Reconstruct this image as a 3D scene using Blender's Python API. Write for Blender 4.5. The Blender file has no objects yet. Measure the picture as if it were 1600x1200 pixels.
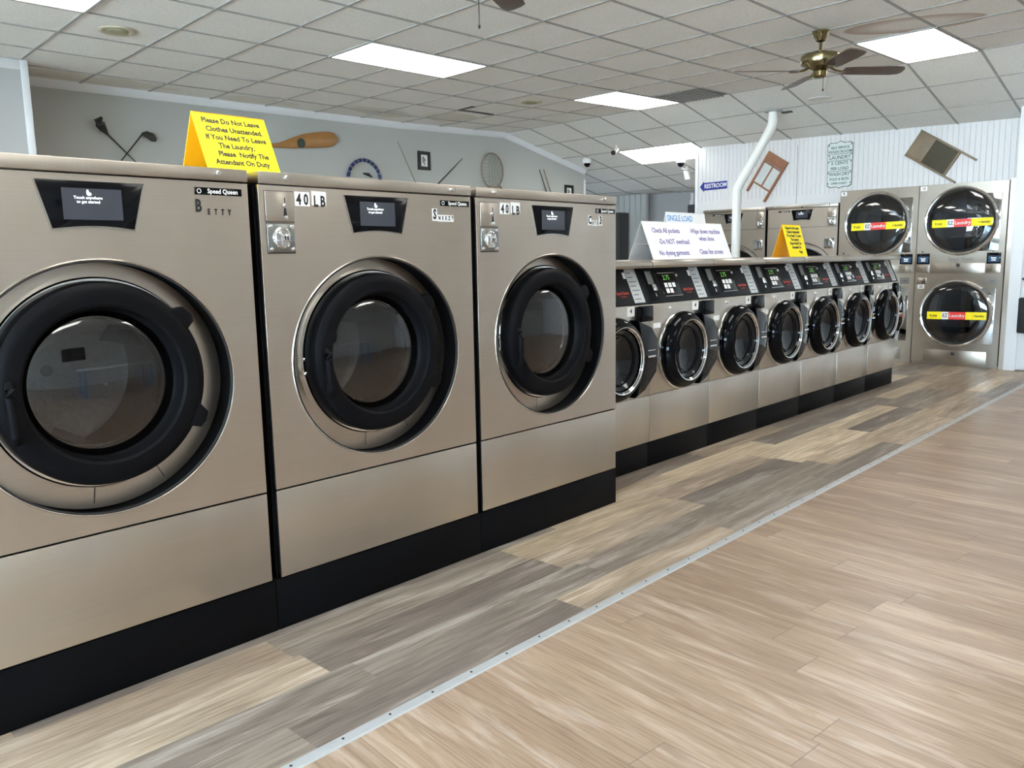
import bpy, bmesh, math, random
from mathutils import Matrix, Vector
random.seed(7)
PI = math.pi
C = bpy.context.scene.collection
SC = bpy.context.scene

# ------------------------------------------------------------------ camera
cam_d = bpy.data.cameras.new('camera'); cam = bpy.data.objects.new('camera', cam_d); C.objects.link(cam)
YAW, PITCH, ROLL, FPX = 0.75303921, 0.14959884, 0.01816865, 1286.98
f_ = Vector((math.cos(PITCH)*math.cos(YAW), math.cos(PITCH)*math.sin(YAW), -math.sin(PITCH)))
r0 = Vector((math.sin(YAW), -math.cos(YAW), 0)); d0 = f_.cross(r0)
rt = math.cos(ROLL)*r0 + math.sin(ROLL)*d0; dn = -math.sin(ROLL)*r0 + math.cos(ROLL)*d0
M = Matrix.Identity(4)
for i in range(3):
    M[i][0] = rt[i]; M[i][1] = -dn[i]; M[i][2] = -f_[i]
M[0][3], M[1][3], M[2][3] = 0, 0, 1.3
cam.matrix_world = M
cam_d.sensor_fit = 'HORIZONTAL'; cam_d.sensor_width = 36; cam_d.lens = FPX/1600*36
cam_d.clip_start = 0.05; cam_d.clip_end = 200
SC.camera = cam

# ------------------------------------------------------------------ world, exposure
W = bpy.data.worlds.new('world'); SC.world = W; W.use_nodes = True
bg = W.node_tree.nodes['Background']
# pale sky over a band of shaded buildings and a bright paved forecourt, seen through the shop windows
wt = W.node_tree; wtc = wt.nodes.new('ShaderNodeTexCoord'); wsp = wt.nodes.new('ShaderNodeSeparateXYZ'); wt.links.new(wtc.outputs['Generated'], wsp.inputs[0])
wmr = wt.nodes.new('ShaderNodeMapRange'); wt.links.new(wsp.outputs[2], wmr.inputs[0]); wmr.inputs[1].default_value = -1; wmr.inputs[2].default_value = 1
wrp = wt.nodes.new('ShaderNodeValToRGB'); wt.links.new(wmr.outputs[0], wrp.inputs[0]); we = wrp.color_ramp.elements
for p_, c_ in ((.30, (.80, .78, .74, 1)), (.485, (.66, .66, .66, 1)), (.50, (.16, .22, .30, 1)), (.545, (.24, .36, .50, 1)), (.56, (.70, .86, 1.0, 1)), (1.0, (.50, .72, 1.0, 1))):
    e_ = we[0] if p_ == .30 else (we[1] if p_ == 1.0 else we.new(p_)); e_.position = p_; e_.color = c_
wt.links.new(wrp.outputs[0], bg.inputs[0]); bg.inputs[1].default_value = 24.0
SC.view_settings.view_transform = 'Standard'; SC.view_settings.look = 'None'
SC.view_settings.gamma = 1; SC.view_settings.use_curve_mapping = False
SC.view_settings.exposure = 1.12
SC.cycles.use_denoising = True
SC.cycles.max_bounces = 10; SC.cycles.diffuse_bounces = 5; SC.cycles.glossy_bounces = 5
SC.cycles.transparent_max_bounces = 10; SC.cycles.sample_clamp_indirect = 6
LAMP = 6.0     # strength of the ceiling panels

# ------------------------------------------------------------------ materials
def nodes_of(m):
    m.use_nodes = True; nt = m.node_tree
    return nt, nt.nodes['Principled BSDF']
def math_n(nt, op, a, b=None, c=None):
    n = nt.nodes.new('ShaderNodeMath'); n.operation = op
    for i, v in enumerate((a, b, c)):
        if v is None: continue
        if isinstance(v, (int, float)): n.inputs[i].default_value = v
        else: nt.links.new(v, n.inputs[i])
    return n.outputs[0]
def mat(name, col, rough=0.5, metal=0.0, var=0.04, scale=8.0, bump=0.0, emit=0.0, spec=0.5, coat=0.0):
    m = bpy.data.materials.new(name); nt, p = nodes_of(m)
    tc = nt.nodes.new('ShaderNodeTexCoord'); nz = nt.nodes.new('ShaderNodeTexNoise')
    nz.inputs['Scale'].default_value = scale; nz.inputs['Detail'].default_value = 4
    nt.links.new(tc.outputs['Object'], nz.inputs['Vector'])
    mx = nt.nodes.new('ShaderNodeMix'); mx.data_type = 'RGBA'
    c1 = [max(0, c*(1-var)) for c in col[:3]]; c2 = [min(1, c*(1+var)) for c in col[:3]]
    mx.inputs[6].default_value = (*c1, 1); mx.inputs[7].default_value = (*c2, 1)
    nt.links.new(nz.outputs[0], mx.inputs[0]); nt.links.new(mx.outputs[2], p.inputs['Base Color'])
    p.inputs['Roughness'].default_value = rough; p.inputs['Metallic'].default_value = metal
    p.inputs['Specular IOR Level'].default_value = spec; p.inputs['Coat Weight'].default_value = coat
    if emit:
        nt.links.new(mx.outputs[2], p.inputs['Emission Color']); p.inputs['Emission Strength'].default_value = emit
    if bump:
        b = nt.nodes.new('ShaderNodeBump'); b.inputs['Strength'].default_value = bump; b.inputs['Distance'].default_value = 0.01
        nt.links.new(nz.outputs[0], b.inputs['Height']); nt.links.new(b.outputs[0], p.inputs['Normal'])
    return m
def steel(name, col, rough, streak=(3, 3, 260), bump=0.012):
    m = bpy.data.materials.new(name); nt, p = nodes_of(m)
    tc = nt.nodes.new('ShaderNodeTexCoord'); mp = nt.nodes.new('ShaderNodeMapping')
    mp.inputs['Scale'].default_value = streak
    nt.links.new(tc.outputs['Object'], mp.inputs[0])
    nz = nt.nodes.new('ShaderNodeTexNoise'); nz.inputs['Scale'].default_value = 1; nz.inputs['Detail'].default_value = 3
    nt.links.new(mp.outputs[0], nz.inputs['Vector'])
    n2 = nt.nodes.new('ShaderNodeTexNoise'); n2.inputs['Scale'].default_value = 1.6; n2.inputs['Detail'].default_value = 3
    nt.links.new(tc.outputs['Object'], n2.inputs['Vector'])
    mr = nt.nodes.new('ShaderNodeMapRange'); mr.inputs[3].default_value = rough-.06; mr.inputs[4].default_value = rough+.08
    nt.links.new(n2.outputs[0], mr.inputs[0]); nt.links.new(mr.outputs[0], p.inputs['Roughness'])
    mx = nt.nodes.new('ShaderNodeMix'); mx.data_type = 'RGBA'
    mx.inputs[6].default_value = (*[c*.93 for c in col], 1); mx.inputs[7].default_value = (*[min(1, c*1.06) for c in col], 1)
    nt.links.new(nz.outputs[0], mx.inputs[0])
    wv = nt.nodes.new('ShaderNodeMix'); wv.data_type = 'RGBA'; wv.blend_type = 'MULTIPLY'
    wr = nt.nodes.new('ShaderNodeMapRange'); nt.links.new(n2.outputs[0], wr.inputs[0]); wr.inputs[1].default_value = .35; wr.inputs[2].default_value = .68
    nt.links.new(wr.outputs[0], wv.inputs[0]); nt.links.new(mx.outputs[2], wv.inputs[6]); wv.inputs[7].default_value = (.84, .82, .80, 1)
    nt.links.new(wv.outputs[2], p.inputs['Base Color'])
    p.inputs['Metallic'].default_value = 1
    tg = nt.nodes.new('ShaderNodeTangent'); tg.direction_type = 'RADIAL'; tg.axis = 'Z'; nt.links.new(tg.outputs[0], p.inputs['Tangent'])
    p.inputs['Anisotropic'].default_value = .6; p.inputs['Anisotropic Rotation'].default_value = .25
    b = nt.nodes.new('ShaderNodeBump'); b.inputs['Strength'].default_value = bump*10; b.inputs['Distance'].default_value = 0.001
    nt.links.new(nz.outputs[0], b.inputs['Height']); nt.links.new(b.outputs[0], p.inputs['Normal'])
    return m
def glass(name, tint, refl=1.0, rough=0.02, ior=1.5):
    m = bpy.data.materials.new(name); m.use_nodes = True; nt = m.node_tree; nt.nodes.clear()
    out = nt.nodes.new('ShaderNodeOutputMaterial'); t = nt.nodes.new('ShaderNodeBsdfTransparent'); g = nt.nodes.new('ShaderNodeBsdfGlossy')
    t.inputs[0].default_value = (*tint, 1); g.inputs['Roughness'].default_value = rough
    fr = nt.nodes.new('ShaderNodeFresnel'); fr.inputs[0].default_value = ior; mx = nt.nodes.new('ShaderNodeMixShader')
    fac = math_n(nt, 'MULTIPLY', fr.outputs[0], refl)
    nt.links.new(fac, mx.inputs[0]); nt.links.new(t.outputs[0], mx.inputs[1]); nt.links.new(g.outputs[0], mx.inputs[2])
    nt.links.new(mx.outputs[0], out.inputs[0]); return m

def planks(name, w, L, ang, cols, grain_dark, rough, seam=0.5, streak=1.0):
    m = bpy.data.materials.new(name); nt, p = nodes_of(m)
    g = nt.nodes.new('ShaderNodeNewGeometry'); mp = nt.nodes.new('ShaderNodeMapping')
    mp.inputs['Rotation'].default_value = (0, 0, ang); nt.links.new(g.outputs['Position'], mp.inputs[0])
    sp = nt.nodes.new('ShaderNodeSeparateXYZ'); nt.links.new(mp.outputs[0], sp.inputs[0])
    v = math_n(nt, 'DIVIDE', sp.outputs[1], w); row = math_n(nt, 'FLOOR', v); fv = math_n(nt, 'FRACT', v)
    wn = nt.nodes.new('ShaderNodeTexWhiteNoise'); wn.noise_dimensions = '1D'; nt.links.new(row, wn.inputs['W'])
    u = math_n(nt, 'ADD', math_n(nt, 'DIVIDE', sp.outputs[0], L), math_n(nt, 'MULTIPLY', wn.outputs[0], 7.3))
    col = math_n(nt, 'FLOOR', u); fu = math_n(nt, 'FRACT', u)
    cb = nt.nodes.new('ShaderNodeCombineXYZ'); nt.links.new(row, cb.inputs[0]); nt.links.new(col, cb.inputs[1])
    w2 = nt.nodes.new('ShaderNodeTexWhiteNoise'); w2.noise_dimensions = '2D'; nt.links.new(cb.outputs[0], w2.inputs['Vector'])
    rp = nt.nodes.new('ShaderNodeValToRGB'); rp.color_ramp.interpolation = 'LINEAR'
    el = rp.color_ramp.elements
    while len(el) < len(cols): el.new(0.5)
    for i, c in enumerate(cols):
        el[i].position = i/(len(cols)-1); el[i].color = (*c, 1)
    # grain noise, stretched along the plank, shifted per plank
    gc = nt.nodes.new('ShaderNodeCombineXYZ')
    sh = math_n(nt, 'MULTIPLY', w2.outputs[0], 37.0)
    nt.links.new(math_n(nt, 'ADD', math_n(nt, 'MULTIPLY', sp.outputs[0], 1.6), sh), gc.inputs[0])
    nt.links.new(math_n(nt, 'MULTIPLY', sp.outputs[1], 15.0), gc.inputs[1]); nt.links.new(sh, gc.inputs[2])
    n1 = nt.nodes.new('ShaderNodeTexNoise'); n1.inputs['Scale'].default_value = 1.0; n1.inputs['Detail'].default_value = 8; n1.inputs['Roughness'].default_value = .65
    n1.inputs['Distortion'].default_value = 0.6
    nt.links.new(gc.outputs[0], n1.inputs['Vector'])
    gc2 = nt.nodes.new('ShaderNodeCombineXYZ')
    nt.links.new(math_n(nt, 'ADD', math_n(nt, 'MULTIPLY', sp.outputs[0], 5.0), sh), gc2.inputs[0])
    nt.links.new(math_n(nt, 'MULTIPLY', sp.outputs[1], 110.0), gc2.inputs[1]); nt.links.new(sh, gc2.inputs[2])
    n2 = nt.nodes.new('ShaderNodeTexNoise'); n2.inputs['Scale'].default_value = 1.0; n2.inputs['Detail'].default_value = 4
    nt.links.new(gc2.outputs[0], n2.inputs['Vector'])
    # each plank takes one tone of its own; grain darkens it in long streaks
    rp.color_ramp.interpolation = 'CONSTANT'
    for i in range(len(cols)): el[i].position = i/len(cols)
    nt.links.new(w2.outputs[0], rp.inputs[0])
    def darken(src, fac, lo, hi, col):
        mr = nt.nodes.new('ShaderNodeMapRange'); nt.links.new(fac, mr.inputs[0]); mr.inputs[1].default_value = lo; mr.inputs[2].default_value = hi
        q = nt.nodes.new('ShaderNodeMix'); q.data_type = 'RGBA'; q.blend_type = 'MULTIPLY'
        nt.links.new(mr.outputs[0], q.inputs[0]); nt.links.new(src, q.inputs[6]); q.inputs[7].default_value = (*col, 1); return q.outputs[2]
    c_ = darken(rp.outputs[0], n1.outputs[0], .40, .66, [1-grain_dark*streak*v for v in (.42, .42, .40)])
    c_ = darken(c_, n2.outputs[0], .44, .66, [1-grain_dark*v for v in (.36, .40, .44)])
    mx = nt.nodes.new('ShaderNodeMix'); mx.data_type = 'RGBA'; mx.blend_type = 'SCREEN'
    lm = nt.nodes.new('ShaderNodeMapRange'); nt.links.new(n1.outputs[0], lm.inputs[0]); lm.inputs[1].default_value = .48; lm.inputs[2].default_value = .30
    nt.links.new(lm.outputs[0], mx.inputs[0]); nt.links.new(c_, mx.inputs[6]); mx.inputs[7].default_value = (.16, .15, .14, 1)
    # seams
    ev = math_n(nt, 'LESS_THAN', math_n(nt, 'MINIMUM', fv, math_n(nt, 'SUBTRACT', 1, fv)), 0.007)
    eu = math_n(nt, 'LESS_THAN', math_n(nt, 'MINIMUM', fu, math_n(nt, 'SUBTRACT', 1, fu)), 0.0012)
    e = math_n(nt, 'MULTIPLY', math_n(nt, 'MAXIMUM', ev, eu), seam)
    m2 = nt.nodes.new('ShaderNodeMix'); m2.data_type = 'RGBA'; nt.links.new(e, m2.inputs[0]); nt.links.new(mx.outputs[2], m2.inputs[6]); m2.inputs[7].default_value = (.12, .09, .07, 1)
    nt.links.new(m2.outputs[2], p.inputs['Base Color'])
    p.inputs['Roughness'].default_value = rough
    b = nt.nodes.new('ShaderNodeBump'); b.inputs['Strength'].default_value = .12; b.inputs['Distance'].default_value = .002
    nt.links.new(n2.outputs[0], b.inputs['Height']); nt.links.new(b.outputs[0], p.inputs['Normal'])
    return m

STEEL = steel('brushed_steel', (.60, .55, .485), .31)
STEELD = steel('brushed_steel_dryer', (.44, .40, .345), .30)
STEEL2 = steel('brushed_steel_lid', (.52, .475, .415), .34, (260, 3, 3))
PLATE = steel('satin_steel', (.58, .55, .50), .2)
ZINCP = mat('zinc_plate', (.30, .31, .30), .3, 1.0, .12, 20)
CHROME = mat('chrome', (.80, .81, .82), .08, 1.0, .03)
MIRROR = mat('polished_steel', (.50, .52, .53), .05, 1.0, .05, 3)
LABELG = mat('grey_label', (.50, .52, .52), .6, 0, .05)
BLACK = mat('black_enamel', (.003, .003, .0035), .5, 0, .2, 6, spec=.07)
RING = mat('black_plastic', (.0045, .0045, .0052), .45, 0, .15, 20, .01, spec=.06)
GLOSSB = mat('glossy_black', (.002, .0025, .0035), .05, 0, .2, 5, spec=.14)
DARKP = mat('charcoal_panel', (.007, .008, .010), .5, 0, .1, 30, spec=.15)
DRUM = mat('drum_steel', (.20, .20, .21), .35, 1.0, .2, 60, .2)
RUBBER = mat('rubber', (.01, .01, .01), .7)
SCREENB = mat('screen_glass', (.003, .003, .004), .10, 0, .1, 4, spec=.15)
DISP = mat('display_lit', (.035, .037, .045), .15, 0, .06, 8, emit=.25, spec=.3)
DISPB = mat('display_blue', (.02, .045, .085), .12, 0, .1, 8, emit=.4)
TXTW = mat('screen_text', (.9, .95, 1), .4, emit=.6)
WHITE = mat('white_label', (.86, .86, .84), .5, 0, .02)
PAPER = mat('white_card', (.84, .85, .86), .7, 0, .02)
INK = mat('black_ink', (.01, .01, .012), .5)
INKP = mat('purple_ink', (.10, .07, .32), .5)
INKB = mat('blue_ink', (.05, .28, .65), .5)
YELLOW = mat('yellow_card', (.98, .80, .0), .6, 0, .02)
ORANGE = mat('orange_card_back', (.98, .45, .0), .6, 0, .03)
REDM = mat('red_band', (.75, .035, .03), .4, 0, .03)
REDTXT = mat('red_print', (.55, .05, .035), .4)
GREEN = mat('green_digits', (.12, .40, .07), .4, emit=.2)
PVC = mat('white_pvc', (.78, .78, .74), .35, 0, .04, 5)
WALLW = mat('white_paint', (.80, .82, .84), .55, 0, .02, 3)
WALLG = mat('grey_green_paint', (.46, .47, .445), .7, 0, .03, 1.5)
WALLR = mat('pale_grey_paint', (.46, .46, .455), .7, 0, .03, 1.5)
WALLB = mat('bright_wall_paint', (.58, .57, .55), .7, 0, .03, 1.5)
DARKCAB = mat('dark_grey_metal', (.06, .06, .06), .5, .3)
WOODP = mat('paddle_wood', (.36, .17, .045), .35, 0, .25, 9, coat=.3)
WOODB = mat('brown_wood', (.28, .11, .05), .45, 0, .25, 12)
WOODG = mat('old_grey_wood', (.25, .20, .15), .6, 0, .25, 12)
WOODW = mat('washboard_wood', (.20, .145, .09), .5, 0, .25, 10)
ZINC = mat('ribbed_zinc', (.085, .07, .04), .5, .1, .15, 25)
RIBGL = mat('ribbed_glass', (.72, .75, .74), .25, 0, .1, 40)
BRASS = mat('aged_brass', (.26, .22, .12), .2, 1.0, .15, 8)
BLADE = mat('fan_blade_brown', (.10, .068, .055), .35, 0, .2, 10)
ALU = mat('aluminium_strip', (.46, .47, .47), .42, .4, .12, 30)
TBAR = mat('ceiling_tee', (.36, .36, .35), .6, 0, .06, 3)
CLUB = mat('graphite', (.03, .03, .03), .35, .2)
ROPEB = mat('navy_rope', (.02, .03, .10), .7, 0, .3, 90)
SIGNB = mat('sign_blue', (.02, .03, .25), .4)
SIGNG = mat('sign_grey_green', (.66, .71, .69), .6, 0, .05, 20)
VENTM = mat('grey_vent', (.20, .20, .19), .6, .2)
SPK = mat('speaker_beige', (.50, .46, .34), .6, 0, .08, 30)
SPK2 = mat('speaker_mesh', (.33, .32, .20), .7, 0, .1, 60)
STAINT = mat('card_print', (.25, .27, .20), .6, 0, .4, 60)
GLASS_W = glass('washer_glass', (.42, .43, .44), 2.2, .03)
GLASS_D = glass('dryer_glass', (.25, .27, .30), 2.2, .02)
GLASS_S = glass('window_pane', (.86, .95, 1.0), .8, .01)
FLOOR_A = planks('vinyl_plank_grey', .178, 1.18, 0, [(.20, .16, .13), (.40, .31, .22), (.24, .19, .15), (.48, .37, .25), (.29, .235, .185), (.36, .27, .19), (.62, .49, .33), (.22, .18, .145), (.42, .32, .225)], .9, .38, .4, 1.0)
FLOOR_B = planks('laminate_tan', .15, 1.25, math.radians(96), [(.325, .22, .148), (.375, .26, .178), (.35, .24, .164), (.42, .30, .21), (.34, .235, .16)], .75, .32, .75, .6)


def lamp_mat():
    m = bpy.data.materials.new('lit_diffuser'); m.use_nodes = True; nt = m.node_tree; nt.nodes.clear()
    o = nt.nodes.new('ShaderNodeOutputMaterial'); e = nt.nodes.new('ShaderNodeEmission')
    e.inputs[0].default_value = (1, .985, .94, 1); e.inputs[1].default_value = LAMP
    nt.links.new(e.outputs[0], o.inputs[0]); return m
LIT = lamp_mat()

def ceiling_mat():
    m = mat('ceiling_tile', (.88, .88, .85), .85, 0, .03, 4)
    nt = m.node_tree; p = nt.nodes['Principled BSDF']
    g = nt.nodes.new('ShaderNodeNewGeometry')
    n = nt.nodes.new('ShaderNodeTexNoise'); n.inputs['Scale'].default_value = 90; n.inputs['Detail'].default_value = 5
    nt.links.new(g.outputs['Position'], n.inputs['Vector'])
    b = nt.nodes.new('ShaderNodeBump'); b.inputs['Strength'].default_value = .35; b.inputs['Distance'].default_value = .006
    nt.links.new(n.outputs[0], b.inputs['Height']); nt.links.new(b.outputs[0], p.inputs['Normal'])
    base = p.inputs['Base Color'].links[0].from_socket
    sp = nt.nodes.new('ShaderNodeSeparateXYZ'); nt.links.new(g.outputs['Position'], sp.inputs[0])
    # speckle
    s = nt.nodes.new('ShaderNodeMix'); s.data_type = 'RGBA'; s.blend_type = 'MULTIPLY'
    nt.links.new(math_n(nt, 'MULTIPLY', math_n(nt, 'GREATER_THAN', n.outputs[0], .56), .22), s.inputs[0])
    nt.links.new(base, s.inputs[6]); s.inputs[7].default_value = (.45, .44, .42, 1)
    cur = s.outputs[2]
    # water stains: (x, y, rx, ry, angle, strength, ring?)
    nz = nt.nodes.new('ShaderNodeTexNoise'); nz.inputs['Scale'].default_value = 3.0; nt.links.new(g.outputs['Position'], nz.inputs['Vector'])
    for (x, y, rx, ry, an, st, ring) in [(7.19, 2.33, .52, .27, -1.15, .75, 1), (6.55, 8.2, .5, .22, .2, .4, 0), (5.0, 8.45, .45, .2, 0, .3, 0), (7.5, 8.0, .45, .3, .4, .4, 0), (3.2, 8.45, .9, .22, 0, .3, 0)]:
        ca, sa = math.cos(an), math.sin(an)
        dx = math_n(nt, 'SUBTRACT', sp.outputs[0], x); dy = math_n(nt, 'SUBTRACT', sp.outputs[1], y)
        a = math_n(nt, 'DIVIDE', math_n(nt, 'ADD', math_n(nt, 'MULTIPLY', dx, ca), math_n(nt, 'MULTIPLY', dy, sa)), rx)
        c = math_n(nt, 'DIVIDE', math_n(nt, 'SUBTRACT', math_n(nt, 'MULTIPLY', dy, ca), math_n(nt, 'MULTIPLY', dx, sa)), ry)
        d = math_n(nt, 'SQRT', math_n(nt, 'ADD', math_n(nt, 'MULTIPLY', a, a), math_n(nt, 'MULTIPLY', c, c)))
        d = math_n(nt, 'ADD', d, math_n(nt, 'MULTIPLY', math_n(nt, 'SUBTRACT', nz.outputs[0], .5), .1 if ring else .9))
        mr = nt.nodes.new('ShaderNodeMapRange'); mr.interpolation_type = 'SMOOTHSTEP'
        nt.links.new(d, mr.inputs[0]); mr.inputs[1].default_value = 1.02; mr.inputs[2].default_value = .93
        fac = mr.outputs[0]
        if ring:
            m3 = nt.nodes.new('ShaderNodeMapRange'); nt.links.new(d, m3.inputs[0]); m3.inputs[1].default_value = .45; m3.inputs[2].default_value = .95; m3.inputs[3].default_value = .12
            fac = math_n(nt, 'MULTIPLY', fac, m3.outputs[0])
        mm = nt.nodes.new('ShaderNodeMix'); mm.data_type = 'RGBA'
        nt.links.new(math_n(nt, 'MULTIPLY', fac, st), mm.inputs[0]); nt.links.new(cur, mm.inputs[6]); mm.inputs[7].default_value = (.40, .26, .18, 1) if ring else (.50, .43, .30, 1)
        cur = mm.outputs[2]
    nt.links.new(cur, p.inputs['Base Color'])
    return m
CEIL = ceiling_mat()

# ------------------------------------------------------------------ mesh helpers
def frame(o, right, up):
    x = Vector(right).normalized(); y = Vector(up).normalized(); z = x.cross(y); M = Matrix.Identity(4)
    for i in range(3): M[i][0], M[i][1], M[i][2], M[i][3] = x[i], y[i], z[i], o[i]
    return M
FRONT = frame((0, 0, 0), (1, 0, 0), (0, 0, 1))       # u = x, v = z, w = towards -y
class MB:
    def __init__(s, M=None): s.bm = bmesh.new(); s.M = M
    def _v(s, co, M=None):
        co = Vector(co); M = M or s.M
        return s.bm.verts.new(M @ co if M else co)
    def box(s, x0, x1, y0, y1, z0, z1, bev=0, seg=2, M=None):
        vs = [s._v(c, M) for c in [(x0, y0, z0), (x1, y0, z0), (x1, y1, z0), (x0, y1, z0), (x0, y0, z1), (x1, y0, z1), (x1, y1, z1), (x0, y1, z1)]]
        fs = [s.bm.faces.new([vs[i] for i in q]) for q in [(3, 2, 1, 0), (4, 5, 6, 7), (0, 1, 5, 4), (1, 2, 6, 5), (2, 3, 7, 6), (3, 0, 4, 7)]]
        if bev:
            es = list({e for f in fs for e in f.edges})
            bmesh.ops.bevel(s.bm, geom=es, offset=bev, segments=seg, affect='EDGES', profile=.5)
        return s
    def prism(s, loop, w0, w1, M=None, bev=0):
        a = [s._v((u, v, w0), M) for u, v in loop]; b = [s._v((u, v, w1), M) for u, v in loop]
        n = len(loop); fs = [s.bm.faces.new(list(reversed(a))), s.bm.faces.new(b)]
        for i in range(n): fs.append(s.bm.faces.new([a[i], a[(i+1) % n], b[(i+1) % n], b[i]]))
        if bev:
            es = list({e for f in fs[:2] for e in f.edges}); bmesh.ops.bevel(s.bm, geom=es, offset=bev, segments=2, affect='EDGES', profile=.5)
        return s
    def loft(s, loops, close=False, cap0=False, cap1=False):
        L = [[s._v(c) for c in lp] for lp in loops]; n = len(L[0])
        for a, b in zip(L, L[1:]+([L[0]] if close else [])):
            for i in range(n): s.bm.faces.new([a[i], a[(i+1) % n], b[(i+1) % n], b[i]])
        if cap0: s.bm.faces.new(list(reversed(L[0])))
        if cap1: s.bm.faces.new(L[-1])
        return s
    def lathe(s, prof, cx=0, cz=0, n=64, close=False, cap=False):   # about the y axis: (radius or (rx, rz), y)
        lp = []
        for r, y in prof:
            rx, rz = r if isinstance(r, tuple) else (r, r)
            lp.append([(cx+rx*math.cos(2*PI*i/n), y, cz+rz*math.sin(2*PI*i/n)) for i in range(n)])
        return s.loft(lp, close, cap, cap)
    def rev(s, prof, cx=0, cy=0, n=40, cap=True):                    # about the z axis: (radius, z)
        return s.loft([[(cx+r*math.cos(2*PI*i/n), cy+r*math.sin(2*PI*i/n), z) for i in range(n)] for r, z in prof], False, cap, cap)
    def tube(s, pts, r, n=10, cap=True, closed=False, up0=None):
        pts = [Vector(p) for p in pts]; loops = []; N = len(pts)
        for i, p in enumerate(pts):
            if closed: t = pts[(i+1) % N]-pts[i-1]
            else: t = (pts[min(i+1, N-1)]-pts[max(i-1, 0)])
            t.normalize(); up = Vector(up0) if up0 else (Vector((0, 0, 1)) if abs(t.z) < .9 else Vector((0, 1, 0)))
            a = t.cross(up).normalized(); b = t.cross(a); rr = r[i] if isinstance(r, (list, tuple)) else r
            loops.append([p + a*rr*math.cos(2*PI*k/n) + b*rr*math.sin(2*PI*k/n) for k in range(n)])
        return s.loft(loops, closed, cap and not closed, cap and not closed)
    def mesh(s, me, M):
        b2 = bmesh.new(); b2.from_mesh(me); b2.transform(s.M @ M if s.M else M); t = bpy.data.meshes.new('t'); b2.to_mesh(t); b2.free(); s.bm.from_mesh(t); bpy.data.meshes.remove(t); return s
    def build(s, name, m, parent=None, smooth=True):
        bmesh.ops.recalc_face_normals(s.bm, faces=s.bm.faces)
        if smooth:
            for f in s.bm.faces: f.smooth = True
            for e in s.bm.edges:
                if len(e.link_faces) != 2 or e.calc_face_angle(0) > .55: e.smooth = False
        me = bpy.data.meshes.new(name); s.bm.to_mesh(me); s.bm.free()
        if m: me.materials.append(m)
        o = bpy.data.objects.new(name, me); C.objects.link(o)
        if parent: o.parent = parent
        return o
def outline(loops, depth, bevel=0.0, res=2):
    """filled 2D outline with holes -> mesh, thickness 'depth' towards +z"""
    cu = bpy.data.curves.new('o', 'CURVE'); cu.dimensions = '2D'; cu.fill_mode = 'BOTH'
    for lp in loops:
        sp = cu.splines.new('POLY'); sp.points.add(len(lp)-1); sp.use_cyclic_u = True
        for p, (x, y) in zip(sp.points, lp): p.co = (x, y, 0, 1)
    cu.extrude = depth/2; cu.bevel_depth = bevel; cu.bevel_resolution = res
    if bevel: cu.offset = -bevel
    o = bpy.data.objects.new('o', cu); C.objects.link(o)
    me = bpy.data.meshes.new_from_object(o.evaluated_get(bpy.context.evaluated_depsgraph_get()))
    bpy.data.objects.remove(o); bpy.data.curves.remove(cu)
    me.transform(Matrix.Translation((0, 0, depth/2)))
    return me
_tc = {}
def text_mesh(s, size, align='CENTER', bold=0.0, ext=.0006, space=1.0, sx=1.0):
    k = (s, size, align, bold, ext, space, sx)
    if k in _tc: return _tc[k]
    cu = bpy.data.curves.new('t', 'FONT'); cu.body = s; cu.size = size; cu.align_x = align; cu.align_y = 'CENTER'
    cu.extrude = ext; cu.offset = bold; cu.space_line = space; cu.resolution_u = 2
    o = bpy.data.objects.new('t', cu); C.objects.link(o)
    me = bpy.data.meshes.new_from_object(o.evaluated_get(bpy.context.evaluated_depsgraph_get()))
    bpy.data.objects.remove(o); bpy.data.curves.remove(cu)
    me.materials.clear()
    if sx != 1: me.transform(Matrix.Diagonal((sx, 1, 1, 1)))
    _tc[k] = me; return me
def text(name, s, size, M, u, v, w, m, parent=None, **kw):
    b = MB(); b.mesh(text_mesh(s, size, **kw), M @ Matrix.Translation((u, v, w))); return b.build(name, m, parent, smooth=False)
def thing(name, label, cat, loc=(0, 0, 0), rz=0, group=None):
    o = bpy.data.objects.new(name, None); C.objects.link(o); o.location = loc; o.rotation_euler = (0, 0, rz)
    o.empty_display_size = .05
    o['label'] = label; o['category'] = cat
    if group: o['group'] = group
    return o
def tag(o, label, cat, group=None):
    o['label'] = label; o['category'] = cat
    if group: o['group'] = group
    return o
def struct(o): o['kind'] = 'structure'; return o
def dup(root, loc, label):
    r = root.copy(); C.objects.link(r); r.location = loc; r['label'] = label
    for ch in list(root.children):
        c = ch.copy(); C.objects.link(c); c.parent = r
        for g in list(ch.children):
            d = g.copy(); C.objects.link(d); d.parent = c
    return r
def ell(cx, cy, rx, ry, n=72): return [(cx+rx*math.cos(2*PI*i/n), cy+ry*math.sin(2*PI*i/n)) for i in range(n)]

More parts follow.
